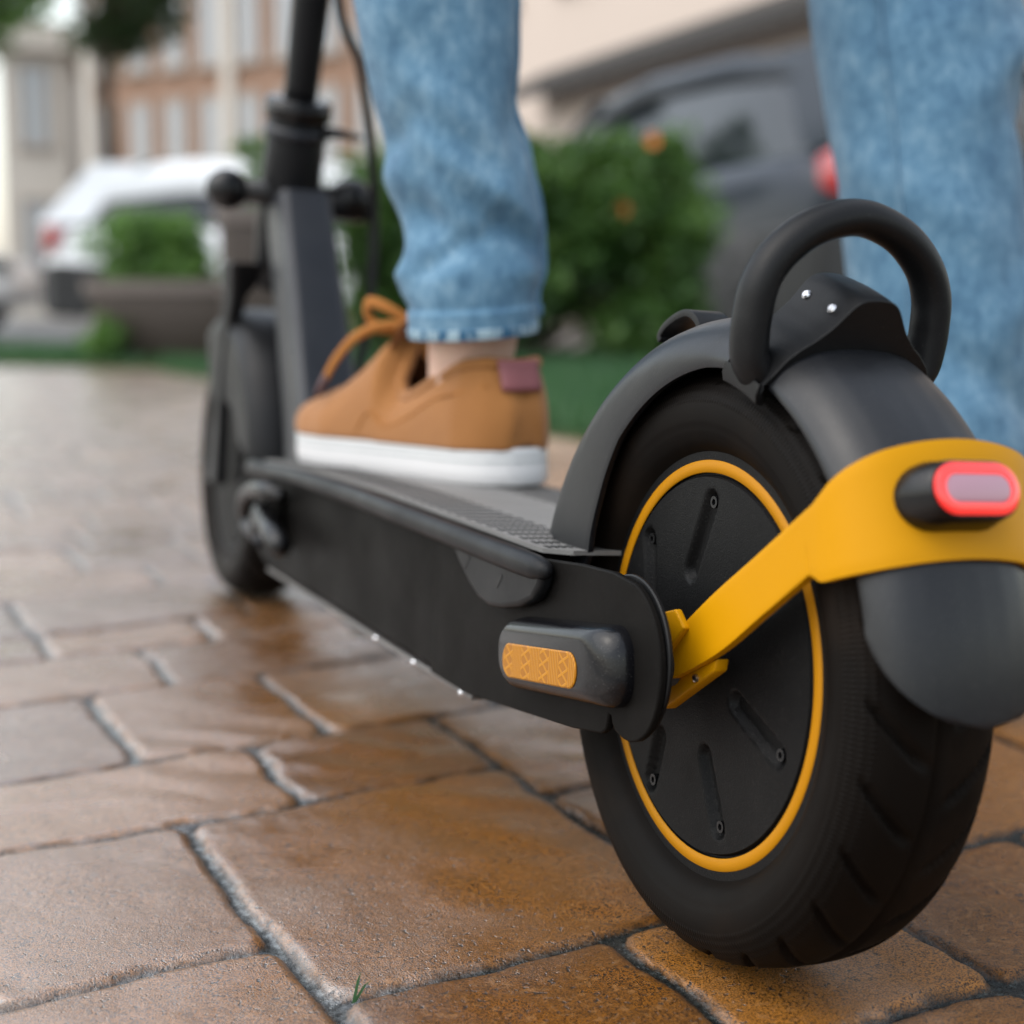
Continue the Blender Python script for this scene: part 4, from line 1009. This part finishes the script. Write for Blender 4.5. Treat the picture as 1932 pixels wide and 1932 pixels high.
# ------------------------------------------------------------------ cars
glass = Mat('car glass'); glass = glass.set(col=(.015, .018, .022), rough=.05, spec=.65)
def paint(name, c, rough=.25, cw=1.0): m = Mat(name); return m.set(col=m.mix(m.noise(60, 2), c, tuple(x*1.08 for x in c)), rough=rough, coat=cw, coat_rough=.06, spec=.5*cw)
p_white = paint('silver white paint', (.84, .85, .87)); p_white2 = paint('white paint', (.78, .79, .79)); p_black = paint('dark blue grey paint', (.012, .016, .024), .32, .30)
car_trim = plastic('car black trim', (.015, .015, .016), .5); rubber_car = plastic('car tyre rubber', (.018, .018, .018), .7); alloy = plastic('alloy wheel', (.35, .36, .38), .3); 
def car(c, yaw, m, label, name='parked_car', L=4.25, W=1.76, Hh=1.48, scale=1.0, drop=.14):
    e = empty(name, (c.x, c.y, -.03), (0, 0, yaw)); e.scale = (scale,)*3; tag(e, label, 'car', 'cars parked beyond the planters')
    h = L/2
    # body: x forward; stations (x, z_sill, z_belt, half width)
    S = [(-h, .42, .80, .70), (-h+.05, .30, .92, .80), (-h+.35, .24, .97, W/2), (-h+1.0, .20, .97, W/2), (0, .19, .94, W/2), (h-1.3, .20, .92, W/2), (h-.6, .22, .86, W/2-.01), (h-.15, .28, .74, .78), (h, .38, .62, .66)]
    rings = []
    for x, zs_, zb_, hw_ in S:
        ring = [(-1, .15), (-1, .5), (-.985, .8), (-.93, 1), (-.5, 1.02), (0, 1.03), (.5, 1.02), (.93, 1), (.985, .8), (1, .5), (1, .15), (.93, 0), (0, 0), (-.93, 0)]
        rings.append([(x, a*hw_, zs_+b*(zb_-zs_)) for a, b in ring])
    b = obj('body', *loft(rings), m, e); sub(b, 1)
    # cabin glass, roof skin, pillars
    G = [(-h+.10, .93, .66, .98), (-h+.55, .93, .70, Hh-.10), (-h+1.2, .93, .71, Hh-.03), (-.1, .93, .71, Hh-.02), (.55, .93, .70, Hh-.09), (1.25, .91, .66, .96)]
    rings = []
    for x, z0, hw_, z1 in G:
        k = (z1-z0)/.52; rings.append([(x, -hw_-.08, z0), (x, -hw_-.04*1, z0+(z1-z0)*.5), (x, -hw_+.06*k, z1), (x, 0, z1+.012), (x, hw_-.06*k, z1), (x, hw_+.04, z0+(z1-z0)*.5), (x, hw_+.08, z0)])
    obj('window', *loft(rings), glass, e, sharp=30)
    rf_ = []
    for x, hw_, z in ((-h+.45, .60, Hh-.13), (-h+.60, .63, Hh-.075), (-h+1.2, .655, Hh-.012), (-.1, .655, Hh), (.50, .64, Hh-.065), (.58, .62, Hh-.085)):
        rf_.append([(x, -hw_-.5*drop-.01, z-drop), (x, -hw_-.005, z-.03), (x, -hw_*.5, z+.02), (x, 0, z+.028), (x, hw_*.5, z+.02), (x, hw_+.005, z-.03), (x, hw_+.5*drop+.01, z-drop)])
    ro = obj('roof', *loft(rf_, closed=False, caps=False), m, e, sharp=40); solid(ro, .02)
    for s in (-1, 1):
        for (x0, x1) in ((-h+.12, -h+.55), (-.15, -.17), (1.22, .54)):
            w_ = .26 if x0 < -1 else .05
            V = [(x0-w_/2, s*.795, .95), (x0+w_, s*.795, .95), (x1+w_, s*.665, Hh-.07), (x1-w_/2, s*.665, Hh-.07)]; V2 = [(a, bb-s*.03, cc) for a, bb, cc in V]
            obj('pillar', *loft([V, V2]), m, e, smooth=False)
        q = [(-h+.02, s*.62, .72), (-h+.02, s*.80, .70), (-h+.05, s*.80, .92), (-h+.03, s*.60, .93)]
        q2 = [(-h+.30, s*.80, .74), (-h+.30, s*.885, .76), (-h+.34, s*.885, .90), (-h+.30, s*.80, .92)]
        V, F = loft([[(-h-.012, s*.55, .72), (-h-.012, s*.70, .72), (-h+.01, s*.70, .93), (-h+.01, s*.55, .93)], [(-h+.03, s*.60, .70), (-h+.03, s*.835, .72), (-h+.06, s*.825, .95), (-h+.06, s*.6, .95)], [(-h+.16, s*.70, .76), (-h+.16, s*.868, .77), (-h+.19, s*.862, .90), (-h+.19, s*.7, .92)]])
        o = obj('tail_light', V, F, car_lamp, e); bev(o, .02, 2)
        o = obj('headlight', *loft([[(h-.05, s*a, zz) for a, zz in ((.50, .60), (.74, .62), (.73, .72), (.5, .70))], [(h-.35, s*a, zz) for a, zz in ((.60, .66), (.865, .68), (.85, .78), (.6, .76))]]), glass, e)
        for x in (-h+.78, h-.80):
            wv, wf = [(-.02, .0), (-.02, .16), (.0, .20), (.0, .30), (.03, .315), (.18, .315), (.2, .29), (.2, .0)], None
            wh = obj('wheel', [(p[1], s*(W/2+.005-p[0]), p[2]) for p in lathe_x([(a, max(r, .001)) for a, r in wv], 28, x, .315)[0]], lathe_x([(a, max(r, .001)) for a, r in wv], 28, x, .315)[1], rubber_car, e)
            spk = []
            for k in range(5):
                a = 2*PI*k/5; d = Vector((math.cos(a), 0, math.sin(a))); t = Vector((-math.sin(a), 0, math.cos(a))); o0 = Vector((x, s*(W/2+.028), .315))
                spk.append(loft([[o0+d*r_+t*w_, o0+d*r_-t*w_, o0+d*r_-t*w_-Vector((0, s*.02, 0)), o0+d*r_+t*w_-Vector((0, s*.02, 0))] for r_, w_ in ((.02, .03), (.2, .035))]))
            obj('rim', *join(*spk), alloy if scale == 1 else car_trim, wh, smooth=False)
    o = obj('rear_bumper', *loft([[(-h-.03, y, z) for y, z in ((-.66, .24), (.66, .24), (.68, .60), (-.68, .60))], [(-h+.10, y, z) for y, z in ((-.86, .20), (.86, .20), (.87, .64), (-.87, .64))], [(-h+.62, y, z) for y, z in ((-.895, .20), (.895, .20), (.90, .62), (-.90, .62))]]), car_trim, e, smooth=False); bev(o, .03, 2)
    obj('licence_plate', *box(-h-.042, -h-.03, -.26, .26, .60, .71), plastic('plate white', (.6, .6, .58), .4), e, smooth=False)
    return e
hd1 = Vector((.93, -.36, 0)).normalized()
car(place(192, 13.4)+hd1*1.85, math.atan2(hd1.y, hd1.x), p_white, 'silver white hatchback with dark rear bumper seen beyond the left planter', Hh=1.52, drop=.30)
car(place(72, 15.6)-hd1*2.12, math.atan2(hd1.y, hd1.x), p_white2, 'white car at the left edge, only its front end in view')
car(Vector((4.78, 5.5+2.3, 0)), PI/2, p_black, 'dark blue grey car behind the large shrub, partly hidden by the rider', Hh=1.50, scale=1.12)

# ------------------------------------------------------------------ buildings
def facade_brick(name, c1, c2, mortar, s=1.0):
    m = Mat(name); b = m.t.nodes.new('ShaderNodeTexBrick'); b.inputs['Scale'].default_value = 4*s; b.inputs['Color1'].default_value = (*c1, 1); b.inputs['Color2'].default_value = (*c2, 1); b.inputs['Mortar'].default_value = (*mortar, 1)
    m.link(m.mapping((1, 1, 1), rot=(PI/2, 0, 0)), b.inputs['Vector']); return m.set(col=b.outputs[0], rough=.85, spec=.2)
brick_m = facade_brick('brown brick wall', (.22, .125, .080), (.28, .165, .11), (.28, .22, .18))
stucco = plastic('beige stucco', (.50, .42, .365), .85, grain=30, bstr=.3, spec=.2); cream = plastic('cream stone', (.50, .46, .41), .8, spec=.2)
win_glass = Mat('window glass'); win_glass = win_glass.set(col=(.30, .33, .36), rough=.06, spec=.8)
frame_w = plastic('grey brown window frame', (.30, .25, .21), .5); dark_trim = plastic('dark brown awning', (.016, .013, .011), .6)
def building(name, c, yaw, w_, dep, hgt, wall_m, label, cols, floors, fw_=1.1, fh=1.7, z0=1.0, fl_h=3.0, strip_every=0):
    """front face on local y = 0, x along the facade"""
    e = empty(name, (c.x, c.y, 0), (0, 0, yaw)); tag(e, label, 'building')
    obj('wall', *box(-w_/2, w_/2, 0, dep, -.05, hgt), wall_m, e, smooth=False)
    for f in range(floors):
        for k in range(cols):
            x = -w_/2+(k+.5)*w_/cols; z = z0+f*fl_h
            o = obj('window', *join(box(x-fw_/2-.07, x-fw_/2, -.05, -.002, z, z+fh), box(x+fw_/2, x+fw_/2+.07, -.05, -.002, z, z+fh), box(x-fw_/2-.07, x+fw_/2+.07, -.05, -.002, z+fh, z+fh+.08), box(x-fw_/2-.12, x+fw_/2+.12, -.10, -.002, z-.1, z), box(x-.03, x+.03, -.04, -.003, z, z+fh)), frame_w, e, smooth=False)
            obj('pane', *box(x-fw_/2, x+fw_/2, -.022, -.004, z, z+fh), win_glass, o, smooth=False)
    if strip_every:
        for k in range(0, cols+1, strip_every):
            x = -w_/2+k*w_/cols; obj('pilaster', *box(x-.13, x+.13, -.10, -.002, -.05, hgt+.1), cream, e, smooth=False)
    obj('cornice', *box(-w_/2-.2, w_/2+.2, -.3, dep+.2, hgt+.002, hgt+.5), cream, e, smooth=False)
    return e
d2 = 27; ctr = place(625, d2)
building('brick_building', ctr, -YAW-.55, 11.5, 8, 6.6, brick_m, 'brown brick apartment building with pale pilasters and many windows, far left', 13, 3, .42, 1.30, .7, 1.95, 4)
building('cream_building', place(85, 31), -YAW+.2, 1.25, 6, 5.2, cream, 'narrow cream building between the trees at the far left', 1, 2, .5, 1.5, .8, 2.6)
bE = building('beige_building', Vector((8.2, 16, 0)), -PI/2, 22, 8, 8, stucco, 'beige stucco building with a dark awning behind the black car', 8, 2, 1.2, 1.5, 4.4, 3.0)
obj('awning', *loft([[(x, y, z) for y, z in ((-.02, 3.35), (-.50, 3.10), (-.50, 2.92), (-.02, 3.1))] for x in (-2.6, 7.5)]), dark_trim, bE, smooth=False)
obj('ledge', *box(-11, 11, -.14, -.003, 2.02, 2.14), plastic('grey ledge', (.12, .10, .09), .7), bE, smooth=False)
